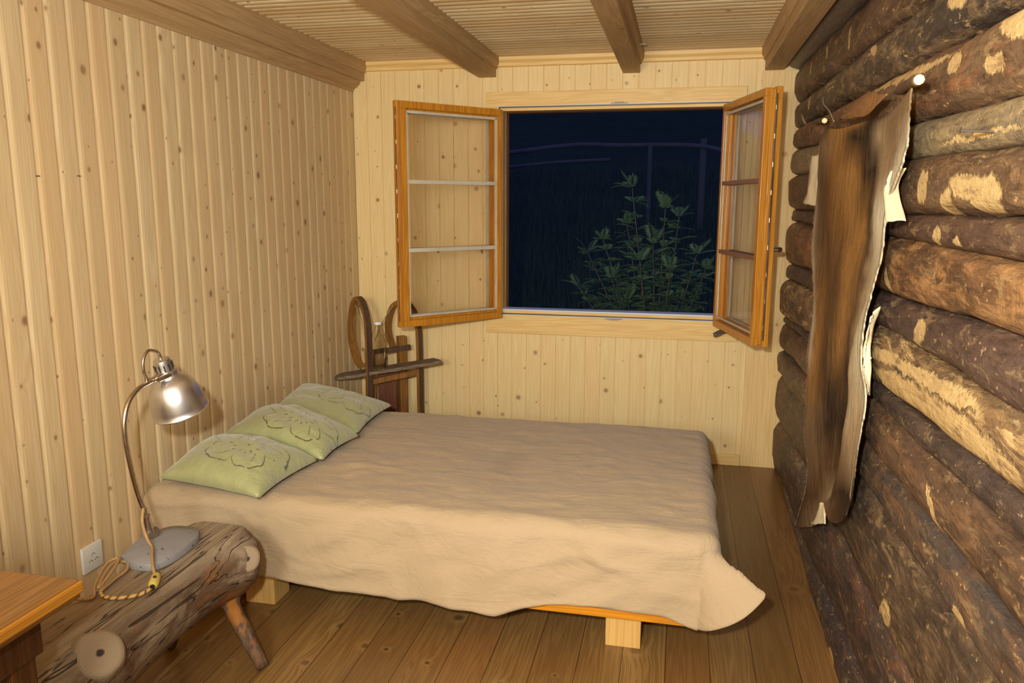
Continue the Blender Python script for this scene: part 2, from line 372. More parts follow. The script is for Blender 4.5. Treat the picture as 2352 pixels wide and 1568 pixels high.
# ------------------------------------------------------------------ log wall
# spots on the logs: (y, z, ry, rz, tilt) pale bare wood where bark or branch was cut
def soft(c):
    l = .3*c[0]+.59*c[1]+.11*c[2]; return tuple(min(1, (v*.74+l*.26)*1.24*k) for v, k in zip(c[:3], (.97, 1.03, .94)))+(1,)
def log_mat(name, base, alt, third, pale, spots, peel=.0, grey=.3, pstr=(0, 0)):
    base, alt, third = soft(base), soft(alt), soft(third); s = S(name); g = s.pos(); x, y, z = g[0], g[1], g[2]
    P = s.n.new('ShaderNodeNewGeometry').outputs['Position']
    n1 = s.noise(s.vec(s.mul(y, 2.2), s.mul(z, 7.), s.mul(x, 7.)), 1., 5, .6, .6)
    n2 = s.noise(s.vec(s.mul(y, 7.), s.mul(z, 22.), s.mul(x, 22.)), 1., 5, .65, .5)
    n3 = s.noise(s.vec(s.mul(y, 16.), s.mul(z, 90.), s.mul(x, 90.)), 1., 4, .6)
    n4 = s.noise(P, 9, 5, .7, .8)
    col = s.mix(s.ramp(n1, .38, .62), base, alt)
    col = s.mix(s.mul(s.ramp(n2, .46, .64), .85), col, third)
    col = s.mix(s.mul(s.ramp(n3, .45, .75), .55), col, srgb(44, 26, 18))
    col = s.mix(s.mul(s.ramp(n4, .55, .68), grey), col, srgb(104, 88, 78))
    fl_ = s.noise(s.vec(s.mul(y, 30.), s.mul(z, 50.), s.mul(x, 50.)), 1., 3, .7)
    col = s.mix(s.mul(s.ramp(fl_, .62, .70), .65), col, s.mix(.35, pale, third))
    sc_ = s.noise(s.vec(s.mul(y, 9.), s.mul(z, 26.), s.add(s.mul(x, 26.), 9.)), 1., 5, .72, .7)
    col = s.mix(s.mul(s.ramp(sc_, .54, .66), .55), col, s.mix(.6, pale, base))
    col = s.mix(s.mul(s.ramp(sc_, .36, .28), .55), col, srgb(58, 46, 42))
    if peel:
        pn = s.noise(s.vec(s.mul(y, 4.5), s.mul(z, 16.), s.add(s.mul(x, 12.), 3.3)), 1., 5, .68, 1.0)
        pk = s.ramp(pn, peel, peel+.05)
        col = s.mix(s.mul(pk, .8), col, s.mix(s.ramp(n3, .3, .7), pale, third))
    wy = s.mul(s.sub(s.noise(P, 16, 5, .72), .5), .05); wz = s.mul(s.sub(s.noise(s.vec(s.add(x, 4.), y, z), 16, 5, .72), .5), .05)
    acc = None
    for (sy, sz, ry, rz, ti) in spots:
        dy = s.sub(s.add(y, wy), sy); dz = s.sub(s.add(z, wz), sz); ct, st = math.cos(ti), math.sin(ti)
        a = s.add(s.mul(dy, ct/ry), s.mul(dz, st/ry)); b = s.sub(s.mul(dz, ct/rz), s.mul(dy, st/rz))
        k = s.sub(1., s.ramp(s.add(s.mul(a, a), s.mul(b, b)), .65, 1.15))
        acc = k if acc is None else s.math('MAXIMUM', acc, k)
    h = s.add(s.add(s.mul(n2, 1.2), s.mul(n3, .5)), s.mul(n4, .8))
    if acc is not None:
        br = s.ramp(s.noise(s.vec(s.mul(y, 12.), s.mul(z, 40.), s.mul(x, 40.)), 1., 4, .7), .30, .5)
        col = s.mix(s.mul(acc, s.add(.35, s.mul(br, .6))), col, s.mix(s.mul(n3, .7), pale, s.mix(.5, third, pale)))
        h = s.sub(h, s.mul(acc, .6))
    return s.done(col, s.add(.38, s.mul(n2, .3)), s.bump(h, .6, .012), .35)
PALE = srgb(222, 186, 128)
# seams: name, z at wall end (y=0), z at y=-2.0, z at y=-2.8
SE = [2.085, 2.05, 2.045], [1.915, 1.885, 1.880], [1.785, 1.758, 1.752], [1.69, 1.615, 1.600], [1.56, 1.530, 1.516], [1.392, 1.388, 1.397], [1.325, 1.333, 1.324], [1.11, 1.184, 1.202], [1.03, 1.083, 1.086], [.835, .930, .955], [.80, .882, .892], [.66, .752, .76], [.52, .622, .640], [.27, .362, .345], [-.01, .10, .05], [-.17, -.10, -.12]
styles = [ # base, alt, third, peel, grey, spots
 (srgb(92,60,42), srgb(74,48,38), srgb(118,78,50), 0, .25, [(-.55,1.99,.02,.03,0),(-.9,2.0,.015,.03,.3),(-1.3,1.97,.02,.035,0)]),
 (srgb(84,62,50), srgb(62,48,44), srgb(132,96,60), .62, .5, [(-.5,1.86,.03,.03,0),(-.30,1.80,.03,.025,0),(-1.75,1.86,.05,.02,.3),(-2.45,1.83,.07,.025,.2),(-2.62,1.86,.07,.03,.3)]),
 (srgb(122,84,52), srgb(98,64,42), srgb(150,84,34), .64, .3, [(-2.45,1.70,.04,.02,0),(-2.75,1.72,.09,.03,.3),(-1.9,1.742,.55,.012,.04),(-2.66,1.665,.05,.02,0)]),
 (srgb(150,118,80), srgb(132,104,74), srgb(160,128,84), 0, .25, [(-2.6,1.545,.25,.006,0)]),
 (srgb(106,70,42), srgb(82,54,38), srgb(136,90,48), .66, .4, [(-2.33,1.455,.043,.042,0),(-2.08,1.47,.018,.028,0),(-2.62,1.45,.10,.028,.1),(-2.5,1.415,.05,.03,-.5),(-2.72,1.43,.08,.04,0)]),
 (srgb(92,58,42), srgb(80,50,40), srgb(104,68,48), 0, .15, [(-2.45,1.352,.025,.02,0),(-2.58,1.34,.02,.008,0)]),
 (srgb(126,78,34), srgb(92,56,30), srgb(166,104,36), .70, .15, [(-2.03,1.29,.022,.03,-.3),(-2.13,1.22,.025,.036,-.3)]),
 (srgb(88,58,50), srgb(76,50,46), srgb(98,66,52), 0, .2, [(-2.38,1.135,.045,.03,0),(-2.36,1.10,.03,.02,0)]),
 (srgb(118,82,48), srgb(84,58,42), srgb(152,104,52), .53, .4, [(-1.9,1.03,.045,.045,-.6),(-2.15,1.03,.18,.018,-.1),(-2.3,.985,.25,.03,-.06),(-2.6,.99,.3,.04,-.05),(-2.5,1.045,.30,.018,-.05),(-1.75,1.06,.09,.02,-.1)]),
 (srgb(80,56,48), srgb(66,48,44), srgb(96,68,54), 0, .3, []),
 (srgb(104,68,42), srgb(84,56,40), srgb(128,82,42), 0, .2, [(-2.62,.80,.014,.07,-.9),(-1.72,.84,.03,.012,-.5)]),
 (srgb(96,66,48), srgb(74,60,58), srgb(118,74,42), 0, .65, [(-2.8,.66,.04,.02,0)]),
 (srgb(88,62,44), srgb(70,50,40), srgb(112,80,52), .68, .5, [(-1.78,.52,.06,.018,-.6),(-2.37,.44,.045,.03,-.5),(-2.30,.40,.06,.008,-.8),(-1.75,.60,.05,.02,-.3),(-1.92,.55,.03,.02,0)]),
 (srgb(84,60,52), srgb(66,50,50), srgb(112,66,40), 0, .5, []),
 (srgb(78,56,48), srgb(66,48,48), srgb(96,62,44), .70, .5, [(-1.85,-.0,.05,.02,0)]),
]
wr = box('wall_right', (2.47, YB, 0), (2.60, .0, H_), m_back_dark); tag(wr, kind='structure')
def log(zt, zb, mat, idx, xf=2.372):
    ys = []; y = -.012
    while y > YB+.02: ys.append(y); y -= .02
    seg = 28; rings = []; bm = bmesh.new()
    def f(tab, y):
        if y > -2: return lerp(tab[0], tab[1], -y/2)
        if y > -2.8: return lerp(tab[1], tab[2], (-y-2)/.8)
        return tab[2]
    for y in ys:
        t, b = f(zt, y), f(zb, y); zc = (t+b)/2; hr = (t-b)/2*1.03
        dep = min(.070, hr*1.0+.012)
        fx = xf+.018*ns(y*1.1, idx*7.3)+(.012 if hr < .05 else 0)
        xc = fx+dep; ring = []
        for k in range(seg):
            th = 2*math.pi*k/seg; c, s_ = math.cos(th), math.sin(th)
            pw = lambda v: math.copysign(abs(v)**.66, v)
            d = 1+.10*ns(y*3+idx*5, c*1.3, s_*1.3)+.05*ns(y*9+idx*3, c*3, s_*3)
            ring.append(bm.verts.new((xc-dep*pw(c)*d, y, zc+hr*pw(s_)*min(1.04, d))))
        rings.append(ring)
    for i in range(len(rings)-1):
        for k in range(seg): bm.faces.new((rings[i][k], rings[i][(k+1) % seg], rings[i+1][(k+1) % seg], rings[i+1][k]))
    bm.faces.new(rings[0][::-1]); bm.faces.new(rings[-1])
    return obj('log', bm, mat, wr, smooth=True)
for i, st_ in enumerate(styles):
    b_, a_, t_, pl, gr, sp_ = st_
    log(SE[i], SE[i+1], log_mat('log_bark_%s' % 'abcdefghijklmno'[i], b_, a_, t_, PALE, sp_, pl, gr), i)
s = S('tarred_log'); P = s.n.new('ShaderNodeNewGeometry').outputs['Position']; q = s.pos()
n = s.noise(s.vec(s.mul(q[0], 60.), s.mul(q[1], 12.), s.mul(q[2], 60.)), 1., 5, .7)
m_tar = s.done(s.mix(s.ramp(s.noise(P, 45, 3, .7), .66, .72), s.mix(n, srgb(84, 70, 62), srgb(120, 102, 88)), srgb(120, 96, 74)), .45, s.bump(n, .8, .01), .4)
def toplog():
    bm = bmesh.new(); pts = []; y = -.03
    while y > YB+.03: pts.append((2.398, y, 2.165+.01*ns(y))); y -= .05
    tube(bm, pts, .095, 24, rf=lambda i, th: 1+.06*ns(i*.05*3, math.cos(th)*2, math.sin(th)*2)); return obj('log', bm, m_tar, wr, smooth=True)
toplog()

# ------------------------------------------------------------------ window
win = empty('window_1', (1.46, 0, 1.36)); tag(win, kind='structure')
def wp(o): return adopt(o, win)
def ring_box(bm, x0, x1, z0, z1, t, y0, y1, bev=.002):
    bx(bm, (x0, y0, z0), (x1, y1, z0+t), None, bev); bx(bm, (x0, y0, z1-t), (x1, y1, z1), None, bev)
    bx(bm, (x0, y0, z0+t), (x0+t, y1, z1-t), None, bev); bx(bm, (x1-t, y0, z0+t), (x1, y1, z1-t), None, bev)
bm = bmesh.new(); bx(bm, (.777, -.018, 1.922), (2.143, 0, 2.005), None, .002); wp(obj('casing_board', bm, m_trimx))
bm = bmesh.new(); bx(bm, (.777, -.018, .690), (2.160, 0, .806), None, .002); wp(obj('casing_board', bm, m_trimx))
bm = bmesh.new(); bx(bm, (.777, -.018, .806), (.858, 0, 1.922), None, .002); wp(obj('casing_board', bm, m_trimz))
bm = bmesh.new(); bx(bm, (2.074, -.018, .806), (2.150, 0, 1.922), None, .002); wp(obj('casing_board', bm, m_trimz))
bm = bmesh.new(); ring_box(bm, .858, 2.074, .806, 1.922, .015, -.012, .06); wp(obj('window_frame', bm, m_trimx))
bm = bmesh.new(); ring_box(bm, .852, 2.080, .800, 1.928, .005, -.0235, -.016, 0); wp(obj('gasket', bm, m_gasket))
bm = bmesh.new(); ring_box(bm, .8475, 2.0845, .7955, 1.9325, .0035, -.0215, -.016, 0); wp(obj('gasket_rail', bm, m_walu))
bm = bmesh.new(); bx(bm, (.858, .06, .80), (.876, .13, 1.93)); bx(bm, (2.059, .06, .80), (2.10, .13, 1.93)); bx(bm, (.866, .06, 1.907), (2.1, .13, 1.94)); bx(bm, (.866, .06, .79), (2.1, .11, .817)); wp(obj('window_reveal', bm, m_sash))
bm = bmesh.new(); bx(bm, (.870, -.019, .8195), (2.060, .07, .829), None, .002); wp(obj('window_sill', bm, m_walu))
for zz, s_ in ((1.934, 1), (.7915, -1)):
    bm = bmesh.new(); bx(bm, (1.455, -.022, zz-.003), (1.545, -.017, zz+.003), None, .001); bx(bm, (1.475, -.024, zz+s_*.003-.004), (1.525, -.017, zz+s_*.003+.004), None, .001); wp(obj('latch_keep', bm, m_keep))
def make_sash(hinge, ang, side, w=.615, z0=.782, z1=1.913, T=.07):
    t = R(ang); u = Vector((math.cos(t), math.sin(t), 0)); n = Vector((-u.y, u.x, 0))*(1 if side > 0 else -1)   # toward weather face
    Mx = Matrix((u, n, Vector((0, 0, 1)))).transposed().to_4x4(); Mx.translation = (hinge[0], hinge[1], 0)
    def L(bm, a0, a1, b0, b1, c0, c1, bev=.002): bx(bm, (a0, b0, c0), (a1, b1, c1), Mx, bev)
    bm = bmesh.new()    # room leaf is full size, weather leaf a little smaller: a stepped edge
    L(bm, 0, w, 0, .026, z0, z0+.055); L(bm, 0, w, 0, .026, z1-.05, z1); L(bm, 0, .055, 0, .026, z0+.055, z1-.05); L(bm, w-.055, w, 0, .026, z0+.055, z1-.05)
    sash = wp(obj('window_sash', bm, m_sash))
    bm = bmesh.new(); i = .007
    for b0, b1, i, q in ((.027, .043, .010, .050), (.044, T, .006, .040)):
        L(bm, i, w-i, b0, b1, z0+i, z0+q); L(bm, i, w-i, b0, b1, z1-q, z1-i); L(bm, i, .034, b0, b1, z0+q, z1-q); L(bm, w-.036, w-i, b0, b1, z0+q, z1-q)
    adopt(obj('weather_leaf', bm, m_sash), sash)
    bm = bmesh.new()
    for b0, b1 in ((.0, .014), (T-.016, T-.006)):
        g = .056 if b0 == 0 else .036
        L(bm, g-.002, w-g+.002, b0+.003, b1, z0+.056, z0+.064, 0); L(bm, g, w-g, b0+.003, b1, z1-.062, z1-.050, 0); L(bm, g-.002, g+.010, b0+.003, b1, z0+.06, z1-.055, 0); L(bm, w-g-.010, w-g+.002, b0+.003, b1, z0+.06, z1-.055, 0)
    adopt(obj('glazing_bead', bm, m_bead), sash)
    hz = (z1-z0-.11)/3
    for k in (1, 2):
        zc = z0+.058+hz*k; bm = bmesh.new(); L(bm, .036, w-.036, T-.022, T-.002, zc-.011, zc+.009, .002); L(bm, .055, w-.055, .004, .02, zc-.009, zc+.009, .002)
        adopt(obj('glazing_bar', bm, m_bar if side < 0 else m_bead), sash)
    for k in range(3):
        za, zb = z0+.06+hz*k, z0+.055+hz*(k+1); bm = bmesh.new(); L(bm, .037, w-.037, .030, .033, za+.004, zb+.004, 0)
        adopt(obj('glass_pane', bm, m_glass), sash)
    for zz in (z0+.13, z1-.13):
        bm = bmesh.new(); tube(bm, [Mx @ Vector((-.006, .002, zz-.022)), Mx @ Vector((-.006, .002, zz+.022))], .006, 10); adopt(obj('hinge', bm, m_steel), sash)
    bm = bmesh.new(); L(bm, w-.0005, w+.0015, .020, .029, z0+.03, z1-.03, 0)
    for q in range(9): L(bm, w-.001, w+.004, .022, .028, z0+.08+q*.12, z0+.10+q*.12, 0)
    adopt(obj('lock_strip', bm, m_steel), sash)
    if side < 0:
        zc = 1.215; bm = bmesh.new(); L(bm, w-.042, w-.018, -.006, 0, zc-.05, zc+.05, .002)
        tube(bm, [Mx @ Vector((w-.03, 0, zc)), Mx @ Vector((w-.03, -.028, zc)), Mx @ Vector((w-.032, -.040, zc)), Mx @ Vector((w-.055, -.046, zc)), Mx @ Vector((w-.14, -.046, zc))], [.009, .011, .012, .010, .006], 10)
        adopt(obj('window_handle', bm, m_steel), sash)
    return sash
make_sash((.838, -.040), -131.5, 1, .620)
make_sash((2.096, -.040), -75.5, -1, .610, .776, 1.915, .074)

# stick wedged under the right sash
bm = bmesh.new(); tube(bm, catmull([(2.035, -.135, .742), (2.075, -.10, .757), (2.125, -.07, .772)], 4), .011, 8, sq=(.022, .017))
tag(obj('wooden_stick', bm, m_grey), 'short grey weathered stick lying under the right window sash', 'stick')

# ------------------------------------------------------------------ bed
BX0, BX1, BY0, BY1, BZ = .012, 2.0, -1.985, -.80, .425
bed = empty('bed', (1.0, -1.4, 0)); tag(bed, 'low bed with orange wooden frame on pale square timber blocks under the beige cover', 'bed')
for x0, y0 in ((.366, -1.934), (1.656, -1.934), (.366, -.93), (1.656, -.93)):
    bm = bmesh.new(); bx(bm, (x0, y0, 0), (x0+.113, y0+.11, .113), None, .003); adopt(obj('block_leg', bm, m_block), bed)
bm = bmesh.new(); bx(bm, (.03, -1.965, .114), (1.99, -1.912, .165), None, .004); bx(bm, (.03, -.85, .113), (1.99, -.82, .165), None, .004)
bx(bm, (.03, -1.912, .113), (.06, -.85, .165), None, .004); bx(bm, (1.96, -1.912, .113), (1.99, -.85, .165), None, .004)
adopt(obj('bed_frame', bm, m_slat), bed)
for k in range(14):
    adopt(box('slat', (.08+k*.135, -1.91, .150), (.16+k*.135, -.855, .164), m_slat), bed)
bm = bmesh.new(); bx(bm, (.015, -1.965, .166), (1.985, -.82, .405), None, .035)
adopt(obj('mattress', bm, plain('mattress_ticking', srgb(190, 176, 150), .85)), bed)

def cover():
    rc_ = .0
    nx, ny = 230, 170; ox, oy = .20+rc_, .31+rc_      # overhang right, front
    Lx, Ly = BX1-BX0, BY1-BY0
    verts, faces = [], []
    rc = .055
    def down(d, a):
        """distance past the edge -> (outward, drop) with a rounded shoulder then straight"""
        q = rc*math.pi/2
        if d < q: th = d/rc; return rc*math.sin(th)-0, rc*(1-math.cos(th))
        return rc+(d-q)*math.sin(a), rc+(d-q)*math.cos(a)
    for j in range(ny+1):
        for i in range(nx+1):
            a = (Lx-rc+ox)*i/nx; b = -.03+(Ly-rc+oy+.03)*(1-j/ny)    # a from wall to right, b from far to front
            dl, df = max(0, .03-a), max(0, b-(Ly-rc)); dr = max(0, a-(Lx-rc))
            x = BX0+min(a, Lx-rc); y = BY1-min(b, Ly-rc); z = BZ
            rdg = (1-min(1, abs(ns(a*2.6+b*1.4, b*3.4-a*.8, 21))*7))*.006+(1-min(1, abs(ns(a*1.7-b*2.2, b*2.6+a, 33))*9))*.005
            wr_ = .006*ns(a*5, b*9, 1)+.004*ns(a*14, b*20, 3)+.012*ns(a*1.6, b*2.2, 8)
            z += wr_
            z -= .012*math.exp(-((a-1.25)/.4)**2-((b-.55)/.3)**2)
            z += .010*math.exp(-((a-.7)/.12)**2-((b-.82)/.03)**2)
            if dr and df:
                r = math.hypot(dr, df); th = math.atan2(df, dr)
                pk = R(57); q_ = (math.pi/2-th)/(math.pi/2-pk) if th > pk else th/pk; q_ = max(0, min(1, q_)); q_ = q_**1.3; flare = (R(4) if th > pk else R(8))+R(60)*q_*min(1, r/.08); r *= 1-.27*q_*min(1, r/.15)
                tm = lerp(R(36), math.pi/2, (th-pk)/(math.pi/2-pk)) if th > pk else R(36)*th/pk
                o, dn = down(r, flare); hx, hy = math.cos(tm), math.sin(tm)
                x += o*hx*1.02; y -= o*hy; z -= dn*1.06
            elif df:
                fl = R(5)+R(4)*ns(a*2.2, 4)
                o, dn = down(df, fl); wv = .020*ns(a*3.5, b*1.5, 5)*min(1, df/.12)+.010*ns(a*8+b*6, b*12, 6)*min(1, df/.1)
                hem = interp([(0, .145), (.45, .138), (.65, .132), (.95, .108), (1.30, .108), (1.46, .160), (1.6, .175), (1.76, .170), (1.85, .150), (1.95, .114)], a)+.006*ns(a*9, 3); y -= o+wv+rdg*min(1, df/.06); z -= dn*(BZ-hem)/.279
            elif dr:
                o, dn = down(dr, R(5)); x += o+.012*ns(b*6, a*4)*min(1, dr/.1); z -= dn
            if a < .05: z -= (0.05-a)**2*10
            # back edge rolls down
            if b < .05: z -= (.05-b)**2*14
            if b < 0: y += 0
            z = max(z, .03)
            verts.append((x, y, z))
    for j in range(ny):
        for i in range(nx):
            p = j*(nx+1)+i; faces.append((p, p+1, p+nx+2, p+nx+1))
    o = obj('bed_cover', (verts, [], faces), m_linen, smooth=True)
    md = o.modifiers.new('thick', 'SOLIDIFY'); md.thickness = .003; md.offset = 1
    return o
tag(cover(), 'crumpled beige linen cover spread over the bed with its corner hanging out', 'bed cover')

def cushion(A, B, Cc, D, h, mat, label, seed=0, lift=0):
    """A,B,C,D corners in order; grid both faces"""
    A, B, Cc, D = map(Vector, (A, B, Cc, D)); N = ((B-A).cross(D-A)).normalized()
    if N.z < 0: N = -N
    n = 44; bm = bmesh.new(); uvl = bm.loops.layers.uv.new('UVMap'); uvs = {}
    def P(u, v, side):
        p = (A*(1-u)*(1-v)+B*u*(1-v)+Cc*u*v+D*(1-u)*v); c = (A+B+Cc+D)/4
        e = 2*u-1; f = 2*v-1
        pin = .08*(1-e*e)*f**2*1.0; p += (c-(A*(1-u)+B*u if f < 0 else D*(1-u)+Cc*u))*pin*abs(f)
        pin2 = .08*(1-f*f)*e**2; p += (c-(A*(1-v)+D*v if e < 0 else B*(1-v)+Cc*v))*pin2*abs(e)
        th = h*max(0, (1-e**2)*(1-f**2))**.42
        wrk = .012*ns(u*3+seed, v*3, side)*th/h+.009*ns((u+v)*6+seed, (u-v)*3, 2)*th/h
        edge = .004*ns(u*9, v*9, seed)
        return p+N*((th*.80 if side > 0 else -th*.16)+wrk*(1 if side > 0 else .3)+h*.10+lift)
    for side in (1, -1):
        g = [[None]*(n+1) for _ in range(n+1)]
        for i in range(n+1):
            for j in range(n+1):
                g[i][j] = bm.verts.new(P(i/n, j/n, side)); uvs[g[i][j]] = (i/n, j/n)
        for i in range(n):
            for j in range(n): bm.faces.new((g[i][j], g[i+1][j], g[i+1][j+1], g[i][j+1]))
    for f in bm.faces:
        for l in f.loops: l[uvl].uv = uvs[l.vert]
    bmesh.ops.remove_doubles(bm, verts=bm.verts, dist=.0004)
    o = obj('cushion', bm, mat, smooth=True); tag(o, label, 'cushion', 'green cushions along the bed head')
    return o
cushion((.085, -1.985, .450), (.50, -2.035, .430), (.53, -1.655, .440), (.06, -1.555, .475), .12, cushion_mat('cushion_silk_near', .60, .50), 'bright green flower-stitched cushion nearest the lamp and bench', 1)
cushion((.070, -1.56, .475), (.55, -1.66, .436), (.565, -1.345, .440), (.055, -1.16, .485), .12, cushion_mat('cushion_silk_middle', .62, .42), 'middle green cushion of the row, tucked behind the nearest one', 2.5, .006)
cushion((.060, -1.19, .475), (.53, -1.28, .438), (.515, -.83, .445), (.045, -.83, .525), .09, cushion_mat('cushion_silk_far', .72, .62), 'far green cushion on the bed nearest the sled', 5, 0)

# ------------------------------------------------------------------ bench
s = S('weathered_trunk'); q = s.pos(); P = s.n.new('ShaderNodeNewGeometry').outputs['Position']; x, y, z = q[0], q[1], q[2]
g1 = s.noise(s.vec(s.mul(x, 38.), s.mul(y, 3.), s.mul(z, 38.)), 1., 5, .65, .8); g2 = s.noise(s.vec(s.mul(x, 190.), s.mul(y, 12.), s.mul(z, 190.)), 1., 3)
n4 = s.noise(s.vec(s.mul(x, 8.), s.mul(y, 4.), s.mul(z, 8.)), 1., 5, .65, .5)
col = s.mix(s.ramp(g1, .32, .66), srgb(166, 146, 120), srgb(132, 112, 92)); col = s.mix(s.mul(g2, .35), col, srgb(90, 76, 64))
low = s.ramp(z, .415, .36)
bark = s.mix(s.ramp(n4, .48, .66), srgb(98, 74, 56), srgb(150, 98, 44)); bark = s.mix(s.mul(s.ramp(n4, .3, .45, 1, 0), .7), bark, srgb(120, 100, 80))
col = s.mix(s.mul(low, s.ramp(n4, .34, .5)), col, bark)
crk = s.noise(s.vec(s.mul(x, 24.), s.mul(y, 1.6), s.mul(z, 14.)), 1., 3, .5, .6); crk = s.sub(1., s.ramp(s.math('ABSOLUTE', s.sub(crk, .5)), .004, .013))
col = s.mix(s.mul(crk, .8), col, srgb(36, 28, 24))
def disc(cy, cz, r):
    dy = s.sub(y, cy); dz = s.sub(z, cz); return s.math('SQRT', s.add(s.mul(dy, dy), s.mul(dz, dz)))
m_trunk = s.done(col, .75, s.bump(s.sub(s.add(s.mul(g1, 1.5), s.mul(g2, .5)), s.mul(crk, 1.)), .7, .006), .25)
s = S('knot_end_grain'); P = s.n.new('ShaderNodeTexCoord').outputs['Object']; q = s.pos('object')
r = s.math('SQRT', s.add(s.mul(q[0], q[0]), s.mul(q[1], q[1]))); r = s.add(r, s.mul(s.noise(P, 30), .012))
rg = s.math('ABSOLUTE', s.sub(s.math('FRACT', s.mul(r, 210.)), .5))
col = s.mix(s.ramp(rg, .05, .4), srgb(138, 118, 96), srgb(150, 130, 106)); col = s.mix(s.sub(1., s.ramp(r, .012, .017)), col, srgb(52, 42, 40))
m_knot = s.done(col, .7, s.bump(rg, .1, .001), .25)
bench = empty('log_bench', (.455, -2.8, 0)); tag(bench, 'rustic bench of a weathered half log with knots and branch legs, carrying the lamp', 'bench')
def trunk():
    bm = bmesh.new(); rings = []; y = -2.195; seg = 40
    while y > -3.45:
        t = (-2.195-y)
        rad = .118+.012*ns(y*3, 1)+.018*math.exp(-((y+2.86)/.10)**2)+.012*math.exp(-((y+2.27)/.07)**2)
        if t < .03: rad *= .93+.07*t/.03
        xc = .462+.012*ns(y*2, 5)+.02*t*.4; zc = .325; ring = []
        for k in range(seg):
            th = 2*math.pi*k/seg; c, s_ = math.cos(th), math.sin(th)
            d = 1+.09*ns(y*4, c*1.5, s_*1.5)+.04*ns(y*11, c*4, s_*4)
            px, pz = xc+rad*c*d, zc+rad*s_*d*1.05
            if c > .3 and s_ < .5: px += .03*math.exp(-((y+2.26)/.07)**2)*(c-.3)
            top = .418+.003*ns(px*9, y*3)
            if pz > top: pz = top
            ring.append(bm.verts.new((px, y+.01*ns(c*2, s_*2)*(1 if t < .001 else 0), pz)))
        rings.append(ring); y -= .012
    for i in range(len(rings)-1):
        for k in range(seg): bm.faces.new((rings[i][k], rings[i][(k+1) % seg], rings[i+1][(k+1) % seg], rings[i+1][k]))
    bm.faces.new(rings[0][::-1]); bm.faces.new(rings[-1]); return adopt(sharp(obj('half_log', bm, m_trunk), 40), bench)
trunk()
def stub(p, d, r, ln=.035):
    d = Vector(d).normalized(); bm = bmesh.new()
    lathe(bm, [(r*1.25, -ln*1.5), (r*1.15, -ln*.6), (r*1.07, -.006), (r*.98, 0), (r*.8, .0015), (r*.45, .001)], None, 28, False, True)
    for v in bm.verts:
        k = 1+.09*ns(v.co.x*30, v.co.y*30, p[1]*9); v.co.x *= k; v.co.y *= k
    o = sharp(obj('knot', bm, m_knot), 50); o.matrix_world = axis_m(p, d); mw = o.matrix_world.copy(); o.parent = bench; o.matrix_parent_inverse = Matrix.Translation(bench.location).inverted(); o.matrix_basis = mw
stub((.606, -2.296, .358), (.66, -.70, .28), .038)
stub((.592, -2.885, .405), (.66, -.42, .62), .050, .03)
s = S('branch_leg'); q = s.pos(); n = s.noise(s.vec(s.mul(q[0], 60.), s.mul(q[1], 60.), s.mul(q[2], 10.)), 1., 4, .65); n2 = s.noise(s.vec(s.mul(q[0], 26.), s.mul(q[1], 26.), s.mul(q[2], 9.)), 1., 3, .6)
col = s.mix(s.ramp(n, .35, .65), srgb(112, 88, 68), srgb(74, 56, 46)); up_ = s.ramp(q[2], .04, .22)
col = s.mix(s.mul(s.ramp(n2, .50, .56), s.add(.15, s.mul(up_, .7))), col, srgb(166, 104, 40))
m_bleg = s.done(col, .7, s.bump(n, .7, .005), .25)
def bleg(pts, rr):
    bm = bmesh.new(); P_ = catmull(pts, 8); n = len(P_)
    rad = [interp([(0, rr[0]), (.18, rr[1]), (.4, rr[2]), (1, rr[3])], i/(n-1)) for i in range(n)]
    tube(bm, P_, rad, 16, rf=lambda i, th: 1+.16*ns(i*.4, math.cos(th)*1.6, math.sin(th)*1.6)); return adopt(obj('leg', bm, m_bleg, smooth=True), bench)
bleg([(.515, -2.285, .285), (.535, -2.290, .21), (.575, -2.293, .13), (.642, -2.300, .012)], (.070, .052, .026, .020))
bleg([(.41, -2.30, .26), (.38, -2.28, .18), (.33, -2.27, .10), (.29, -2.262, .012)], (.06, .04, .026, .020))
bleg([(.53, -3.2, .26), (.57, -3.22, .18), (.60, -3.24, .10), (.64, -3.25, .012)], (.06, .04, .026, .020))
bleg([(.42, -3.2, .26), (.38, -3.22, .18), (.33, -3.24, .10), (.29, -3.25, .012)], (.06, .04, .026, .020))

# ------------------------------------------------------------------ desk lamp
lampo = empty('desk_lamp', (.40, -2.41, .418)); tag(lampo, 'old aluminium-shaded lamp with curved nickel arm and chipped grey foot on the log bench', 'lamp')
LX = .36
out = catmull([(.345, -2.505), (.405, -2.535), (.462, -2.53), (.488, -2.47), (.482, -2.36), (.452, -2.30), (.40, -2.283), (.345, -2.305), (.322, -2.40), (.345, -2.505)] and [(a, b, 0) for a, b in [(.345, -2.505), (.405, -2.535), (.462, -2.53), (.488, -2.47), (.482, -2.36), (.452, -2.30), (.40, -2.283), (.345, -2.305), (.322, -2.40), (.345, -2.505)]], 8)[:-1]
bm = bmesh.new(); cen = Vector((.405, -2.41, 0)); rs = []
for sc_, z in ((1.0, .4195), (1.0, .436), (.97, .4405), (.6, .446), (.25, .449)):
    rs.append([bm.verts.new((cen.x+(p.x-cen.x)*sc_, cen.y+(p.y-cen.y)*sc_, z)) for p in out])
for i in range(4):
    for k in range(len(out)): bm.faces.new((rs[i][k], rs[i][(k+1) % len(out)], rs[i+1][(k+1) % len(out)], rs[i+1][k]))
bm.faces.new(rs[-1]); bm.faces.new(rs[0][::-1]); adopt(sharp(obj('lamp_foot', bm, m_base), 50), lampo)
bm = bmesh.new(); lathe(bm, [(.017, -.008), (.0195, -.005), (.0195, .005), (.017, .008)], axis_m((LX+.008, -2.395, .463), (.9, -.4, 0)), 24, True, True)
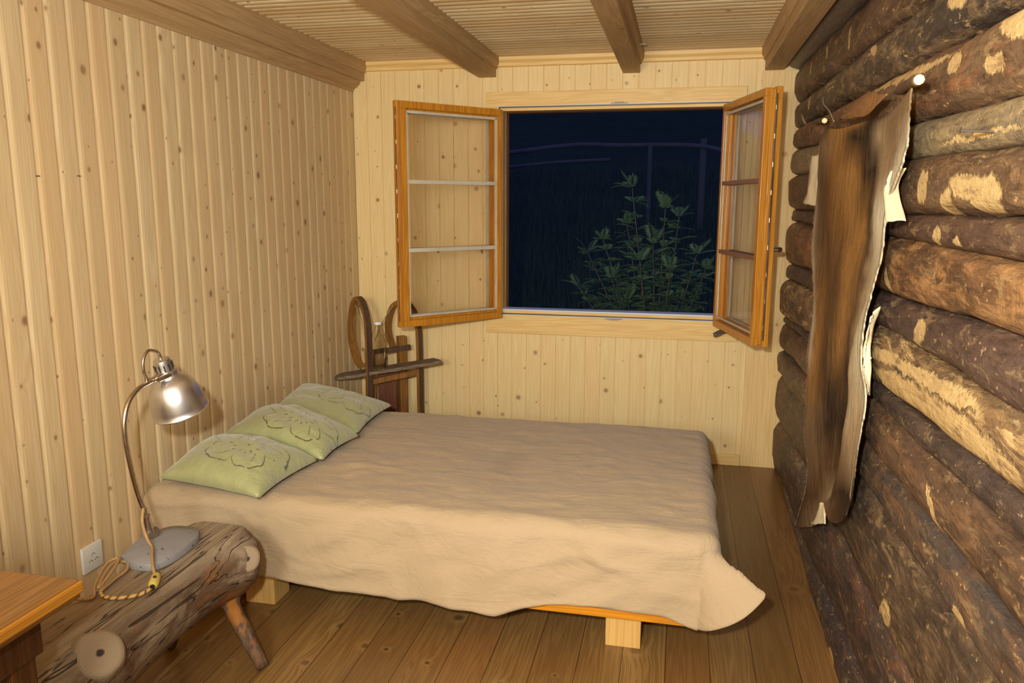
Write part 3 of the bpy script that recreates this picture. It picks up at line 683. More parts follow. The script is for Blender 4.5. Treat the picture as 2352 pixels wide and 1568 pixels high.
lathe(bm, [(.016, 0), (.014, .012), (.010, .045), (.0115, .047), (.0115, .053), (.008, .055), (.008, .075)], axis_m((LX, -2.398, .47), (0, -.19, .98)), 20, True, True)
adopt(sharp(obj('joint', bm, m_steel)), lampo)
arm = catmull([(LX, -2.411, .535), (LX, -2.434, .60), (LX, -2.452, .68), (LX, -2.464, .76), (LX, -2.462, .82), (LX, -2.440, .867), (LX, -2.40, .893), (LX, -2.355, .902), (LX, -2.325, .906)], 8)
bm = bmesh.new(); tube(bm, arm, .0072, 14); adopt(obj('arm', bm, m_steel, smooth=True), lampo)
# shade
top = Vector((LX, -2.288, .955)); ax_ = Vector((.10, .29, -.95)).normalized(); Ms = axis_m(top, ax_)
bm = bmesh.new(); pr_ = [(.030, .050), (.036, .056), (.048, .064), (.060, .078), (.070, .098), (.077, .122), (.081, .150), (.0825, .166), (.0845, .168), (.0840, .171), (.0810, .170), (.079, .150), (.075, .122), (.068, .098), (.058, .080), (.046, .067), (.030, .056)]
lathe(bm, pr_, Ms, 56); sh = adopt(sharp(obj('lamp_shade', bm, m_alu), 45), lampo)
bm = bmesh.new(); lathe(bm, [(.004, -.008), (.018, -.007), (.0235, -.003), (.025, .004), (.0272, .034), (.031, .036), (.0315, .045), (.035, .051), (.030, .056)], Ms, 40, True, False); hd = adopt(sharp(obj('lamp_socket', bm, m_alu), 40), lampo)
for k in range(12):
    a = 2*math.pi*k/12; Mk = Ms @ Matrix.Rotation(a, 4, 'Z'); bm = bmesh.new(); bx(bm, (.0245, -.0017, .008), (.0278, .0017, .030), Mk); adopt(obj('vent_slot', bm, m_black), hd)
bm = bmesh.new(); tube(bm, [(LX, -2.335, .905), (LX+.002, -2.315, .910), (LX+.006, -2.298, .915)], .009, 12); adopt(sharp(obj('swivel_mount', bm, m_steel)), lampo)
bm = bmesh.new(); tube(bm, [(LX+.014, -2.326, .906), (LX+.024, -2.300, .912), (LX+.030, -2.268, .918)], [.009, .007, .006], 12); adopt(sharp(obj('swivel_lever', bm, m_steel)), lampo)
bm = bmesh.new(); lp = catmull([top-ax_*.006, top-ax_*.026, (LX, -2.318, .990), (LX, -2.345, .994), (LX, -2.366, .972), (LX, -2.368, .94), (LX, -2.358, .918), (LX, -2.354, .905)], 8); tube(bm, lp, .0045, 10)
adopt(obj('conduit_loop', bm, m_steel, smooth=True), lampo)
bm = bmesh.new(); lathe(bm, [(.006, 0), (.0075, .004), (.007, .014)], axis_m((LX, -2.354, .903), (0, -.2, 1)), 14, True, True); adopt(sharp(obj('conduit_nut', bm, m_steel)), lampo)
bm = bmesh.new(); lathe(bm, [(.001, .07), (.018, .075), (.026, .095), (.028, .12), (.02, .142), (.001, .15)], Ms, 24); adopt(obj('light_bulb', bm, m_white, smooth=True), lampo)

# cord with in-line switch
s = S('braided_cord'); g = s.pos('uv')
st_ = s.math('FRACT', s.add(s.mul(g[0], 1.), s.mul(g[1], 1.)))
c = s.mix(s.ramp(st_, .32, .36), srgb(146, 84, 40), srgb(206, 178, 116)); m_cord = s.done(c, .8, None, .2)
m_cordp = plain('tan_cord', srgb(176, 140, 92), .75, nz=.5, scale=300, alt=srgb(120, 86, 54))
cord = empty('lamp_cord', (.42, -2.6, .42)); tag(cord, 'tan twisted fabric cord with a coiled loop on the log bench beside the lamp', 'cord')
bm = bmesh.new(); tube(bm, catmull([(LX+.004, -2.421, .548), (LX+.010, -2.437, .520), (LX+.016, -2.44, .49), (LX+.030, -2.445, .462), (LX+.055, -2.462, .452), (.445, -2.502, .452), (.478, -2.545, .446), (.498, -2.565, .430), (.505, -2.563, .426)], 6), .0046, 8)
adopt(obj('cord_piece', bm, m_cordp, smooth=True), cord)
bm = bmesh.new(); pts = catmull([(.537, -2.628, .427), (.525, -2.665, .426), (.482, -2.69, .425), (.442, -2.69, .425), (.42, -2.675, .428)], 10)
uvl = bm.loops.layers.uv.new('UVMap'); rg = tube(bm, pts, .0046, 12); ix = {}
for i, r_ in enumerate(rg):
    for k, v in enumerate(r_): ix[v] = (i, k)
for f in bm.faces:
    ks = [ix[l.vert][1] for l in f.loops]
    for l in f.loops:
        i, k = ix[l.vert]; k = 12 if (k == 0 and max(ks) == 11) else k; l[uvl].uv = (i*.22, k/12)
adopt(obj('cord_piece', bm, m_cord, smooth=True), cord)
bm = bmesh.new(); tube(bm, catmull([(.42, -2.675, .428), (.405, -2.60, .425), (.40, -2.55, .426), (.375, -2.52, .43), (.355, -2.54, .436), (.375, -2.60, .437), (.41, -2.67, .434), (.395, -2.60, .443), (.36, -2.53, .445), (.345, -2.56, .440), (.385, -2.65, .431), (.42, -2.70, .426), (.40, -2.72, .428), (.36, -2.715, .430)], 8), .0042, 8)
adopt(obj('cord_piece', bm, m_cordp, smooth=True), cord)
pa, pb = Vector((.505, -2.565, .430)), Vector((.537, -2.628, .430)); d = pb-pa; bm = bmesh.new(); L_ = d.length
lathe(bm, [(.004, 0), (.009, .003), (.0125, .012), (.013, L_-.012), (.009, L_-.003), (.004, L_)], axis_m(pa, d), 18, True, True)
sw = adopt(sharp(obj('cord_switch', bm, m_yell), 60), cord)
for p_, dd in ((pa, -1), (pb, 1)):
    bm = bmesh.new(); lathe(bm, [(.0068, -.004), (.0068, .006)], axis_m(p_, d*dd), 14, True, True); adopt(obj('end_collar', bm, m_black), sw)
bm = bmesh.new(); lathe(bm, [(.0045, 0), (.0045, .004)], axis_m((pa+pb)/2+Vector((.004, -.004, .011)), (.3, -.3, .9)), 14, True, True); adopt(obj('button', bm, m_brown), sw)
bm = bmesh.new(); lathe(bm, [(.010, 0), (.011, .02), (.006, .028)], axis_m((.35, -2.715, .432), (1, .02, 0)), 14, True, True); adopt(obj('plug', bm, m_black), cord)

# wall socket
sock = empty('wall_socket', (0, -2.233, .274)); tag(sock, 'white square triple wall socket on the left pine wall', 'socket')
bm = bmesh.new(); bx(bm, (0, -2.277, .230), (.011, -2.190, .318), None, .004); adopt(sharp(obj('cover_plate', bm, m_white), 40), sock)
for k in range(3):
    bm = bmesh.new(); cy, cz = -2.233+(k-1)*.012, .274+(-1, 1, -1)[k]*.010
    for dy, dz in ((-.006, 0), (.006, 0), (0, .004)):
        lathe(bm, [(.0019, 0), (.0019, .0006)], axis_m((.0109, cy+dy, cz+dz), (1, 0, 0)), 10, True, True)
    adopt(obj('socket_holes', bm, m_hole), sock)

# ------------------------------------------------------------------ desk, lower left
desk = empty('desk', (.36, -3.5, 0)); tag(desk, 'brown varnished wooden desk cut off at the lower left corner of the room', 'desk')
DZ = .70; DX, DY = .738, -3.078
bm = bmesh.new(); bx(bm, (.012, -3.95, DZ-.038), (DX, DY, DZ), None, .006); adopt(obj('desk_top', bm, m_desk), desk)
bm = bmesh.new(); bx(bm, (DX-.004, -3.95, DZ-.026), (DX+.006, DY+.002, DZ-.004), None, .004); adopt(obj('edge_moulding', bm, m_deske), desk)
bm = bmesh.new(); bx(bm, (.03, -3.93, DZ-.13), (DX-.05, DY-.05, DZ-.038), None, .003); adopt(obj('apron', bm, m_deskd), desk)
for x0, y0 in ((DX-.11, DY-.12), (DX-.11, -3.92), (.04, -3.92), (.04, DY-.12)):
    bm = bmesh.new(); bx(bm, (x0, y0, 0), (x0+.055, y0+.055, DZ-.13), None, .003); adopt(obj('leg', bm, m_deskd), desk)

# ------------------------------------------------------------------ sled with plank shelf
sled = empty('wooden_sled', (.33, -.3, 0)); tag(sled, 'old bentwood sled with curled runners stood on end in the far corner', 'sled')
def runner(base, u, curl, w=.036):
    """upright strip curling over at the top; u = horizontal direction of the curl"""
    b = Vector(base); u = Vector(u); up = Vector((0, 0, 1)); side = u.normalized().cross(up)
    pts = [b+up*z+u*o for o, z in curl]; P_ = catmull(pts, 8); bm = bmesh.new()
    n = len(P_); rings = []
    for i, p in enumerate(P_):
        t = (P_[min(i+1, n-1)]-P_[max(i-1, 0)]).normalized(); nn = side.cross(t).normalized()
        rings.append([bm.verts.new(p+side*a*w/2+nn*c*.020/2) for a, c in ((1, 1), (-1, 1), (-1, -1), (1, -1))])
    for i in range(n-1):
        for k in range(4): bm.faces.new((rings[i][k], rings[i][(k+1) % 4], rings[i+1][(k+1) % 4], rings[i+1][k])).material_index = int(k == 0)
    bm.faces.new(rings[0][::-1]); bm.faces.new(rings[-1])
    bmesh.ops.recalc_face_normals(bm, faces=bm.faces); ro = adopt(sharp(obj('runner', bm, m_sled), 40), sled); ro.data.materials.append(m_sledd); return ro
runner((.200, -.35, 0), (-.150, .10, 0), [(0, .004), (0, .4), (0, .66), (.04, .78), (.22, .86), (.48, .90), (.74, .865), (.92, .77), (.93, .66), (.74, .57), (.50, .525), (.20, .535)])
runner((.428, -.17, 0), (-.215, .07, 0), [(0, .004), (0, .4), (.01, .68), (.05, .76), (.2, .83), (.48, .868), (.78, .84), (.95, .76), (.97, .68), (.86, .61), (.78, .575)])
# posts, crossbar, plank
def bar(name, a, b, sx, sy, mat, up=(0, 1, 0)):
    bm = bmesh.new(); tube(bm, [a, b], 1, sq=(sx, sy), up=up); return adopt(obj(name, bm, mat), sled)
bar('post', (.165, -.255, .004), (.165, -.255, .60), .05, .028, m_sled, (.7, .7, 0))
bar('post', (.300, -.11, .004), (.300, -.11, .665), .045, .040, m_sled, (.7, .7, 0))
bar('crossbar', (.16, -.262, .585), (.345, -.095, .600), .028, .022, m_sledd, (0, 0, 1))
bar('crossbar', (.188, -.345, .44), (.43, -.165, .475), .03, .024, m_sled, (0, 0, 1))
bar('seat_plank', (.245, -.205, .02), (.245, -.205, .47), .014, .105, m_sledp, (-.55, .8, 0))
bm = bmesh.new(); tube(bm, catmull([(.268, -.12, .855), (.232, -.2, .77), (.215, -.25, .70), (.205, -.28, .66)], 6), .003, 6); adopt(obj('pull_cord', bm, m_string), sled)
bm = bmesh.new(); tube(bm, catmull([(.10, -.28, .86), (.14, -.28, .72), (.165, -.28, .60)], 6), .002, 6); adopt(obj('pull_cord', bm, m_string), sled)
# shelf board: lies on the crossbar
a, b = Vector((.035, -.40, .462)), Vector((.588, -.262, .557)); d = (b-a).normalized(); acr = Vector((-.30, .95, .0)); acr = (acr-d*acr.dot(d)).normalized(); nn = d.cross(acr)
Mb = Matrix((d, acr, nn)).transposed().to_4x4(); Mb.translation = a; L_ = (b-a).length
bm = bmesh.new(); pol = [(0, .0), (L_*.5, -.008), (L_-.02, -.012), (L_, .0), (L_-.005, .02), (L_-.05, .105), (L_*.5, .115), (.0, .115), (-.03, .08), (-.028, .03)]
prism(bm, pol, -.008, .010, Mb); bmesh.ops.bevel(bm, geom=bm.edges[:], offset=.002, segments=2, affect='EDGES')
tag(obj('shelf_board', bm, m_grey), 'rough grey-brown board laid across the sled as a shelf', 'board')
bt = Mb @ Vector((.225, .040, .0105))
bot = empty('glass_bottle', bt); tag(bot, 'empty clear glass milk bottle standing on the grey shelf board', 'bottle')
Mt = Matrix.Translation(bt); k_ = 1.0
prof = [(.002, .0035), (.030, .001), (.037, .004), (.039, .010), (.039, .145), (.0375, .150), (.039, .155), (.039, .165), (.033, .190), (.022, .220), (.0185, .238), (.0185, .250), (.020, .252), (.020, .258)]
inn = [(r_-.0028, z_+.001) for r_, z_ in prof[::-1][:-3]]+[(.034, .009), (.003, .008)]
bm = bmesh.new(); lathe(bm, prof+inn, Mt, 40); adopt(obj('bottle_glass', bm, m_bottle, smooth=True), bot)
bm = bmesh.new(); lathe(bm, [(.0215, .250), (.0218, .262), (.020, .265), (.002, .265)], Mt, 30, False, True); adopt(sharp(obj('bottle_cap', bm, m_cap)), bot)

# ------------------------------------------------------------------ hide on the log wall
s = S('deer_fur'); vc = s.n.new('ShaderNodeVertexColor'); vc.layer_name = 'fur'; q = s.pos()
st1 = s.noise(s.vec(0., s.mul(q[1], 120.), s.mul(q[2], 9.)), 1., 5, .72, .3); st2 = s.noise(s.vec(0., s.mul(q[1], 45.), s.mul(q[2], 5.)), 1., 3, .6)
st3 = s.noise(s.vec(0., s.mul(q[1], 700.), s.mul(q[2], 60.)), 1., 2, .6)
col = s.mix(s.mul(s.ramp(st1, .38, .66), .7), vc.outputs[0], s.mix(.7, vc.outputs[0], (.01, .006, .003, 1)))
col = s.mix(s.mul(s.ramp(st2, .48, .66), .18), col, s.mix(.5, col, srgb(200, 160, 104)))
m_fur = s.done(col, .8, s.bump(s.add(s.mul(st1, 1.), s.mul(st3, .7)), .7, .005), .2, Sheen_Weight=.0)
m_skin = plain('tanned_skin', srgb(228, 210, 174), .6, nz=.3, scale=12, alt=srgb(190, 160, 116))
def ypx(px, py, X=2.335):
    r_ = F_+R_*(px-1176)/FPX-U_*(py-784)/FPX; t = (X-CX)/r_.x; p = Vector((CX, CY, CZ))+r_*t; return p.y, p.z
# rows from top to bottom: edge pixel (left x, left y, right x, right y) read off the outline of the skin on the wall plane
rows = [((1893, 286), (2106, 200)), ((1884, 330), (2100, 255)), ((1880, 400), (2094, 330)), ((1878, 470), (2074, 400)), ((1877, 540), (2050, 470)), ((1878, 600), (2040, 545)),
        ((1877, 650), (2034, 610)), ((1876, 720), (2018, 680)), ((1868, 790), (1998, 745)), ((1862, 860), (1985, 830)), ((1856, 930), (1996, 905)), ((1850, 1000), (1992, 965)), ((1856, 1060), (1982, 1030)), ((1850, 1120), (1972, 1100)), ((1838, 1165), (1964, 1150)), ((1826, 1212), (1950, 1200))]
CR = srgb(226, 210, 180); GL = srgb(146, 116, 84); OC = srgb(170, 120, 62); OD = srgb(128, 86, 40); DK = srgb(52, 34, 20); MD = srgb(98, 68, 38); TN = srgb(190, 160, 122); LT = srgb(208, 182, 144)
cols = [  # t across rows (0..1 down): list of (u, colour)
 (0.0, [(0, GL), (.12, DK), (.22, OC), (.42, OC), (.55, DK), (.70, MD), (.80, GL), (1, GL)]),
 (.08, [(0, GL), (.15, GL), (.30, OC), (.42, DK), (.55, DK), (.68, TN), (.82, GL), (1, GL)]),
 (.16, [(0, GL), (.15, MD), (.28, OD), (.45, OC), (.55, DK), (.64, DK), (.74, TN), (.9, GL), (1, CR)]),
 (.28, [(0, CR), (.08, GL), (.20, MD), (.42, OD), (.60, OC), (.66, DK), (.74, TN), (.82, CR), (1, CR)]),
 (.40, [(0, CR), (.09, GL), (.16, OD), (.35, MD), (.50, OC), (.64, MD), (.70, TN), (.80, CR), (.92, CR), (1, LT)]),
 (.52, [(0, GL), (.06, CR), (.13, OC), (.32, MD), (.48, OC), (.60, MD), (.70, TN), (.80, LT), (1, CR)]),
 (.62, [(0, OC), (.16, OC), (.36, DK), (.50, MD), (.60, DK), (.70, TN), (.82, LT), (1, CR)]),
 (.72, [(0, GL), (.2, GL), (.36, DK), (.55, DK), (.70, TN), (.80, LT), (.92, TN), (1, CR)]),
 (.82, [(0, GL), (.25, MD), (.42, MD), (.60, MD), (.75, GL), (.9, TN), (1, GL)]),
 (.90, [(0, MD), (.25, MD), (.42, TN), (.52, LT), (.62, MD), (.78, DK), (1, DK)]),
 (1.0, [(0, MD), (.30, GL), (.45, TN), (.58, GL), (.75, MD), (1, DK)]),
]
def fcol(u, t):
    for (a, ra), (b, rb) in zip(cols, cols[1:]):
        if t <= b:
            k = (t-a)/(b-a); ca, cb = interp(ra, u), interp(rb, u); return tuple(lerp(p, q_, k) for p, q_ in zip(ca, cb))
    return interp(cols[-1][1], u)
def hide():
    nu, nv = 110, 330; bm = bmesh.new(); cl = bm.loops.layers.float_color.new('fur'); g = []; cd_ = {}
    m = len(rows)-1
    Ls = catmull([(*ypx(*r_[0]), 0) for r_ in rows], 22); Rs = catmull([(*ypx(*r_[1]), 0) for r_ in rows], 22)
    for j in range(nv+1):
        t = j/nv; L = Ls[j]; Rr = Rs[j]; row = []
        ej = .006*ns(t*30, 3)+.004*ns(t*90, 7)
        for i in range(nu+1):
            u = i/nu; y = lerp(L[0], Rr[0]+ej*1.5, u); z = lerp(L[1], Rr[1], u)
            if t < .06:    # the neck edge sags between the pegs
                z -= .05*math.sin(math.pi*min(1, u))*(1-t/.06)*(1 if u > .0 else 0)*(.8+.2*math.sin(u*9))
            x = 2.343-.016*math.sin(u*math.pi*2.2+t*2)-.007*math.sin(u*14+t*5+3*ns(t*3, 1))*min(1, t*4)-.010*ns(u*3, t*5)-.012*ns(u*1.6, t*2, 4)
            x -= .006*max(0, (u-.86)/.14)**2*max(0, min(1, (t-.12)*6))*(1+ns(t*7, 2))
            x -= .03*math.exp(-((u-.45)/.12)**2)*max(0, (t-.80)/.2)      # fold at the bottom
            if t > .9: z += .085*math.exp(-((u-.56)/.13)**2)*((t-.9)/.1)**1.4; z += .02*max(0, (u-.85)/.15)*(t-.9)/.1
            x -= .012*math.exp(-((u-.30)/.06)**2)*min(1, t*3)*(1-t)
            v = bm.verts.new((x, y, z)); row.append(v)
            u2 = u+.035*ns(u*4, t*9, 5)+.02*ns(u*12, t*30, 6); cd_[v] = fcol(min(1, max(0, u2)), min(1, max(0, t+.02*ns(u*6, t*8))))
        g.append(row)
    for j in range(nv):
        for i in range(nu):
            f = bm.faces.new((g[j][i], g[j+1][i], g[j+1][i+1], g[j][i+1]))
            for l in f.loops: l[cl] = (*cd_[l.vert][:3], 1)
    el = [(r_[0].co.copy(), r_[-1].co.copy()) for r_ in g]
    o = obj('pelt', bm, m_fur, smooth=True); md = o.modifiers.new('thick', 'SOLIDIFY'); md.thickness = .004; md.offset = 0; return o, [r_[0].copy() for r_ in el], [r_[1].copy() for r_ in el]
pelt = empty('animal_hide', (2.35, -1.7, 1.1)); tag(pelt, 'long brown and cream animal hide hanging from two wooden pegs on the log wall', 'hide')
po, Ls, Rs = hide(); adopt(po, pelt)
def W(px, py, X): y, z = ypx(px, py, X); return Vector((X, y, z))
def flap(name, pts, mat, curl=.0, thick=.003):
    bm = bmesh.new(); rws = []
    for (l, r_, x0, x1) in pts: rws.append((W(*l, x0), W(*r_, x1)))
    A = catmull([a for a, b in rws], 8); B = catmull([b for a, b in rws], 8); g = []
    for a, b in zip(A, B): g.append([bm.verts.new(a.lerp(b, k/10)+Vector((-curl*math.sin(math.pi*k/10)**2-.006*ns(k*.5, a.z*20), .004*ns(k*.3, a.z*40, 2), .006*ns(k*.6, a.z*9, 5)))) for k in range(11)])
    for j in range(len(g)-1):
        for i in range(10): bm.faces.new((g[j][i], g[j+1][i], g[j+1][i+1], g[j][i+1]))
    o = obj(name, bm, mat, smooth=True); md = o.modifiers.new('thick', 'SOLIDIFY'); md.thickness = thick; return adopt(o, pelt)
flap('skin_flap', [((1868, 362), (1884, 355), 2.340, 2.335), ((1860, 400), (1884, 400), 2.336, 2.335), ((1855, 440), (1882, 440), 2.328, 2.335), ((1846, 466), (1879, 474), 2.322, 2.333)], m_skin, .012)
flap('skin_flap', [((2055, 395), (2082, 385), 2.335, 2.350), ((2040, 440), (2064, 425), 2.325, 2.345), ((2036, 480), (2072, 470), 2.315, 2.340), ((2036, 510), (2079, 508), 2.312, 2.335)], m_skin, .016)
flap('skin_flap', [((2000, 735), (2022, 705), 2.335, 2.350), ((1990, 780), (2004, 770), 2.335, 2.352), ((1984, 830), (2001, 830), 2.335, 2.352), ((1990, 870), (2000, 880), 2.338, 2.352), ((1996, 900), (1998, 908), 2.340, 2.350)], m_skin, .006)
flap('skin_flap', [((1890, 1160), (1900, 1150), 2.345, 2.342), ((1876, 1186), (1898, 1178), 2.343, 2.340), ((1862, 1205), (1896, 1203), 2.340, 2.336)], m_skin, .010)
m_under = plain('hide_underside_brown', srgb(150, 104, 58), .7, nz=.5, scale=30, alt=srgb(96, 62, 34))
flap('neck_flap', [((1926, 276), (1962, 268), 2.338, 2.325), ((1952, 250), (1990, 264), 2.340, 2.318), ((1976, 228), (2018, 238), 2.342, 2.32), ((2000, 212), (2042, 214), 2.343, 2.325)], m_under, .012, .004)
# loose hair along the edges
def fringe():
    bm = bmesh.new(); rnd = random.Random(3)
    def hair(p, d, ln, w_):
        d = d.normalized(); s_ = Vector((1, 0, 0)).cross(d).normalized()*w_
        a = bm.verts.new(p+s_); b = bm.verts.new(p-s_); c = bm.verts.new(p+d*ln+Vector((0, 0, -.15*ln))); bm.faces.new((a, b, c))
    n = len(Rs)
    for q in range(3800):
        t = rnd.random(); k = min(n-2, int(t*(n-1))); p = Rs[k]
        if not (.12 < t < .93): continue
        hair(Vector((p.x-.003-.002*rnd.random(), p.y+.004+rnd.random()*.006, p.z+rnd.uniform(-.002, .002))), Vector((rnd.uniform(-.15, .05), -1, rnd.uniform(-.9, -.1))), rnd.uniform(.008, .018), .0005)
    for q in range(1300):
        t = rnd.random(); k = min(n-2, int(t*(n-1))); p = Ls[k]
        if not (.06 < t < .99): continue
        hair(Vector((p.x-.003, p.y-.003, p.z+rnd.uniform(-.002, .002))), Vector((rnd.uniform(-.3, .1), 1, rnd.uniform(-1.2, -.3))), rnd.uniform(.005, .014), .0006)
    o = adopt(obj('hair_fringe', bm, plain('pale_hair', srgb(196, 174, 140), .9)), pelt); o['kind'] = 'stuff'
fringe()
def peg(tip, back, r, label):
    t = empty('wooden_peg', tip); tag(t, label, 'peg', 'branch pegs holding the hide')
    bm = bmesh.new(); P_ = catmull([tip, Vector(tip).lerp(Vector(back), .5)+Vector((0, 0, .004)), back], 6); n = len(P_)
    tube(bm, P_, [r*(1+.25*i/n) for i in range(n)], 14, rf=lambda i, th: 1+.10*ns(i*.5, math.cos(th)*2, math.sin(th)*2)); adopt(obj('branch', bm, m_peg, smooth=True), t)
    d = (Vector(tip)-Vector(back)).normalized(); bm = bmesh.new(); lathe(bm, [(r*.96, -.002), (r*.9, .0035), (r*.4, .005)], axis_m(tip, d), 9, True, True); adopt(obj('cut_end', bm, m_pegend), t)
peg(tuple(W(2111, 183, 2.305)), tuple(W(2062, 214, 2.40)), .0115, 'thicker branch peg with a pale cut end at the upper right of the hide')
peg(tuple(W(1894, 277, 2.325)), tuple(W(1868, 284, 2.40)), .010, 'small branch peg at the upper left of the hide, nearest the window')
bm = bmesh.new(); tube(bm, catmull([W(1915, 278, 2.33), W(1905, 255, 2.335), W(1893, 240, 2.34), W(1890, 225, 2.35)], 6), .0025, 6)
tag(obj('string_loop', bm, m_string), 'thin string loop tied above the smaller peg', 'string')
# nails
def nail(name_lab, p, d, ln=.05, r=.0018):
    bm = bmesh.new(); lathe(bm, [(r, 0), (r, ln), (r*2.1, ln), (r*2.1, ln+.0015)], axis_m(p, d), 10, True, True)
    tag(obj('nail', bm, m_nail), name_lab, 'nail')
nail('steel nail sticking out of the pale flattened log', W(2283, 303, 2.385), (-.75, -.05, .05), .055, .0025)
nail('steel nail sticking out of the side of the third ceiling beam', (1.600, -.40, 2.15), (1, -.08, .05), .045, .003)
for px in (86, 180):
    r_ = F_+R_*(px-1176)/FPX-U_*(404-784)/FPX; t = (0-CX)/r_.x; p = Vector((CX, CY, CZ))+r_*t
    bm = bmesh.new(); bx(bm, (-.002, p.y-.006, p.z-.0012), (.003, p.y+.006, p.z+.0012)); tag(obj('staple', bm, m_black), 'small dark staple in the left pine wall, %s of the two' % ('leftmost' if px < 100 else 'rightmost'), 'staple', 'staples in the left wall')

# ------------------------------------------------------------------ outside
s = S('meadow_soil'); P = s.n.new('ShaderNodeNewGeometry').outputs['Position']
m_soil = s.done(s.mix(s.noise(P, 1.5, 5, .6), srgb(30, 36, 28), srgb(48, 56, 40)), .95, s.bump(s.noise(P, 12, 5), .6, .05), .1)
def gz(x, y):
    return -.50+.125*y+.0065*y*y+.08*ns(x*.6, y*.6)
bm = bmesh.new(); g = [[bm.verts.new((-9+24*i/60, .35+29*j/60, gz(-9+24*i/60, .35+29*j/60))) for i in range(61)] for j in range(61)]
for j in range(60):
    for i in range(60): bm.faces.new((g[j][i], g[j][i+1], g[j+1][i+1], g[j+1][i]))
tag(obj('meadow_ground', bm, m_soil, smooth=True), kind='structure')
m_grass = plain('night_grass', srgb(58, 74, 50), .8, nz=.6, scale=3, alt=srgb(34, 52, 44))
def grass():
    v, f = [], []; rnd = random.Random(5)
    for q in range(20000):
        y = .6+rnd.random()**1.2*12; x = rnd.uniform(-2.2-.25*y, 2.6+.05*y); z = gz(x, y)-.02; h = rnd.uniform(.12, .42)*(1+.4*ns(x, y)); a = rnd.random()*6.28; w_ = .0035
        dx, dy = math.cos(a)*w_, math.sin(a)*w_; lx, ly = rnd.uniform(-.5, .5)*h*.6, rnd.uniform(-.5, .5)*h*.6
        k = len(v); v += [(x-dx, y-dy, z), (x+dx, y+dy, z), (x+dx*.7+lx*.3, y+dy*.7+ly*.3, z+h*.6), (x-dx*.7+lx*.3, y-dy*.7+ly*.3, z+h*.6), (x+lx, y+ly, z+h)]; f += [(k, k+1, k+2, k+3), (k+3, k+2, k+4)]
    o = obj('tall_grass', (v, [], f), m_grass); tag(o, 'dark tall meadow grass growing on the slope outside the window', 'grass', kind='stuff')
grass()
s = S('shrub_leaf'); P = s.n.new('ShaderNodeNewGeometry').outputs['Position']
m_leaf = s.done(s.mix(s.noise(P, 9, 3), srgb(92, 116, 70), srgb(62, 84, 56)), .55, None, .3)
m_stem = plain('shrub_stem', srgb(96, 82, 60), .8)
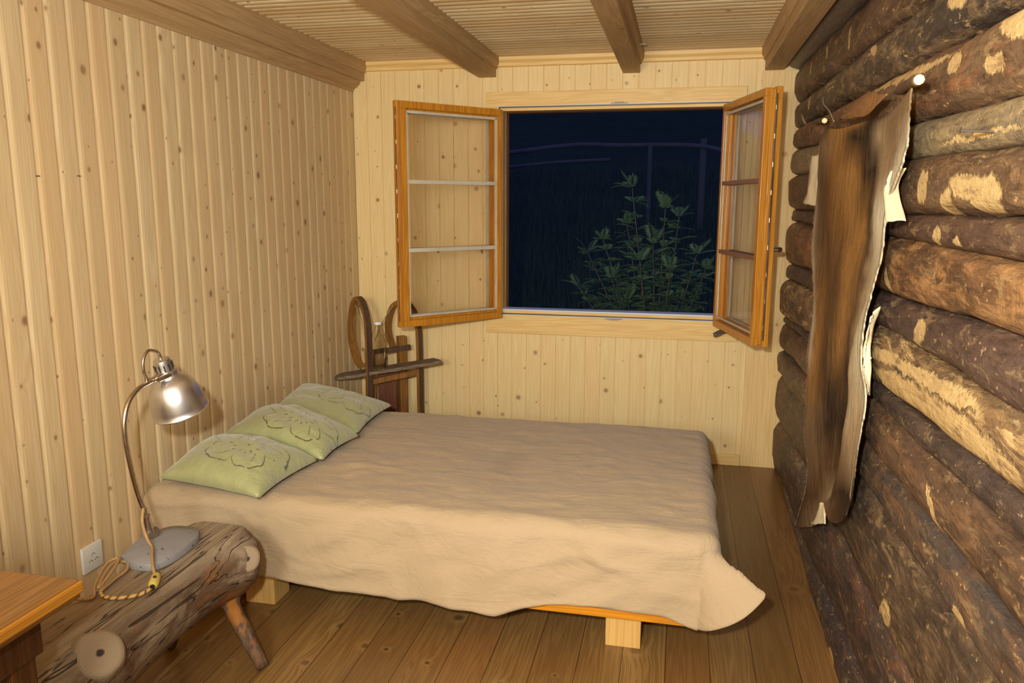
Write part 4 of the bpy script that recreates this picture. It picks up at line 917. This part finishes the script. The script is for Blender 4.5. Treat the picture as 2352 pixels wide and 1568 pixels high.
def shrub(stems, label, seed, leaf=.05, group=None):
    rnd = random.Random(seed); root = empty('leafy_shrub', stems[0][0]); tag(root, label, 'shrub', group)
    bs = bmesh.new(); v, f = [], []
    def leaflet(p, d, ln, up):
        s_ = d.cross(up).normalized()*ln*.14; k = len(v); m_ = p+d*ln*.5+up*ln*.06
        v.extend([tuple(p), tuple(m_+s_), tuple(p+d*ln-up*ln*.08), tuple(m_-s_)]); f.append((k, k+1, k+2, k+3))
    def frond(p, d, n, ln):
        up = Vector((0, 0, 1)); d = d.normalized(); up = (up-d*up.dot(d)).normalized() if abs(d.z) < .95 else Vector((0, 1, 0)); sd = d.cross(up); q = p.copy()
        for i in range(n):
            q = q+d*ln*.34; d = (d+Vector((0, 0, -.07))).normalized(); sc_ = math.sin(math.pi*(i+1.2)/(n+1.6))
            for s_ in (-1, 1): leaflet(q, (d*.5+sd*s_).normalized(), ln*(.5+.6*sc_), up)
        leaflet(q, d, ln, up)
    for st_ in stems:
        P_ = catmull([Vector(p) for p in st_], 8); tube(bs, P_, [.008*(1-.7*i/len(P_)) for i in range(len(P_))], 6)
        n = len(P_)
        for i in range(int(n*.25), n):
            for q in range(5 if i < n-1 else 7):
                a = rnd.random()*6.28; el = rnd.uniform(.0, .7) if i < n-1 else rnd.uniform(.2, 1.2)
                frond(P_[i], Vector((math.cos(a)*math.cos(el), math.sin(a)*math.cos(el), math.sin(el))), rnd.randint(6, 9), leaf*rnd.uniform(.6, 1.0))
    adopt(obj('stems', bs, m_stem), root); adopt(obj('foliage', (v, [], f), m_leaf), root)
def OP(px, py, Y):
    r_ = F_+R_*(px-1176)/FPX-U_*(py-784)/FPX; t = (Y-CY)/r_.y; return Vector((CX, CY, CZ))+r_*t
Y0 = 1.7; base = OP(1490, 800, Y0); base.z = gz(base.x, base.y)
stems = []
for px, py, dy in ((1452, 432, 0), (1440, 515, .15), (1528, 480, -.05), (1560, 498, .1), (1385, 550, .0), (1350, 580, .2), (1600, 585, -.1), (1500, 560, -.2), (1470, 600, -.35), (1540, 620, -.3), (1620, 620, 0), (1405, 640, -.2), (1330, 660, .1), (1480, 660, .2), (1560, 690, -.1), (1440, 690, -.3)):
    tip = OP(px, py, Y0+dy); mid = base.lerp(tip, .5)+Vector((.02, .03, .06)); stems.append([base+Vector((random.uniform(-.08, .08), random.uniform(-.08, .08), 0)), mid, tip])
shrub(stems, 'young shrub with feathery compound leaves just outside the window', 4)
m_fence = wood('night_fence_wood', 2, 0, srgb(88, 82, 80), srgb(62, 60, 62), srgb(60, 60, 66), 0., .8, kscale=3, kr=.03, kprob=.1)
fence = empty('rail_fence', OP(1490, 340, 8.5)); tag(fence, 'pale wooden rail fence running across the dark slope behind the shrub', 'fence')
FY = 8.5
for pts, r_ in (([(1100, 362, 7.6), (1170, 351, 8), (1320, 333, 8.6), (1420, 334, 8.6), (1520, 333, 8.6), (1620, 337, 8.5), (1700, 360, 7.9), (1760, 382, 7.4)], .035), ([(1100, 393, 7.6), (1250, 375, 8.3), (1400, 366, 8.7)], .025)):
    bm = bmesh.new(); tube(bm, catmull([OP(*p) for p in pts], 6), r_, 8); adopt(obj('rail', bm, m_fence), fence)
for px, py, yy, r_ in ((1494, 333, 8.5, .035), (1617, 318, 8.55, .05), (1700, 350, 7.9, .045), (1100, 352, 7.7, .045)):
    p = OP(px, py, yy); bm = bmesh.new(); tube(bm, [(p.x, p.y, gz(p.x, p.y)-.1), (p.x, p.y, p.z)], r_, 8); adopt(obj('post', bm, m_fence), fence)
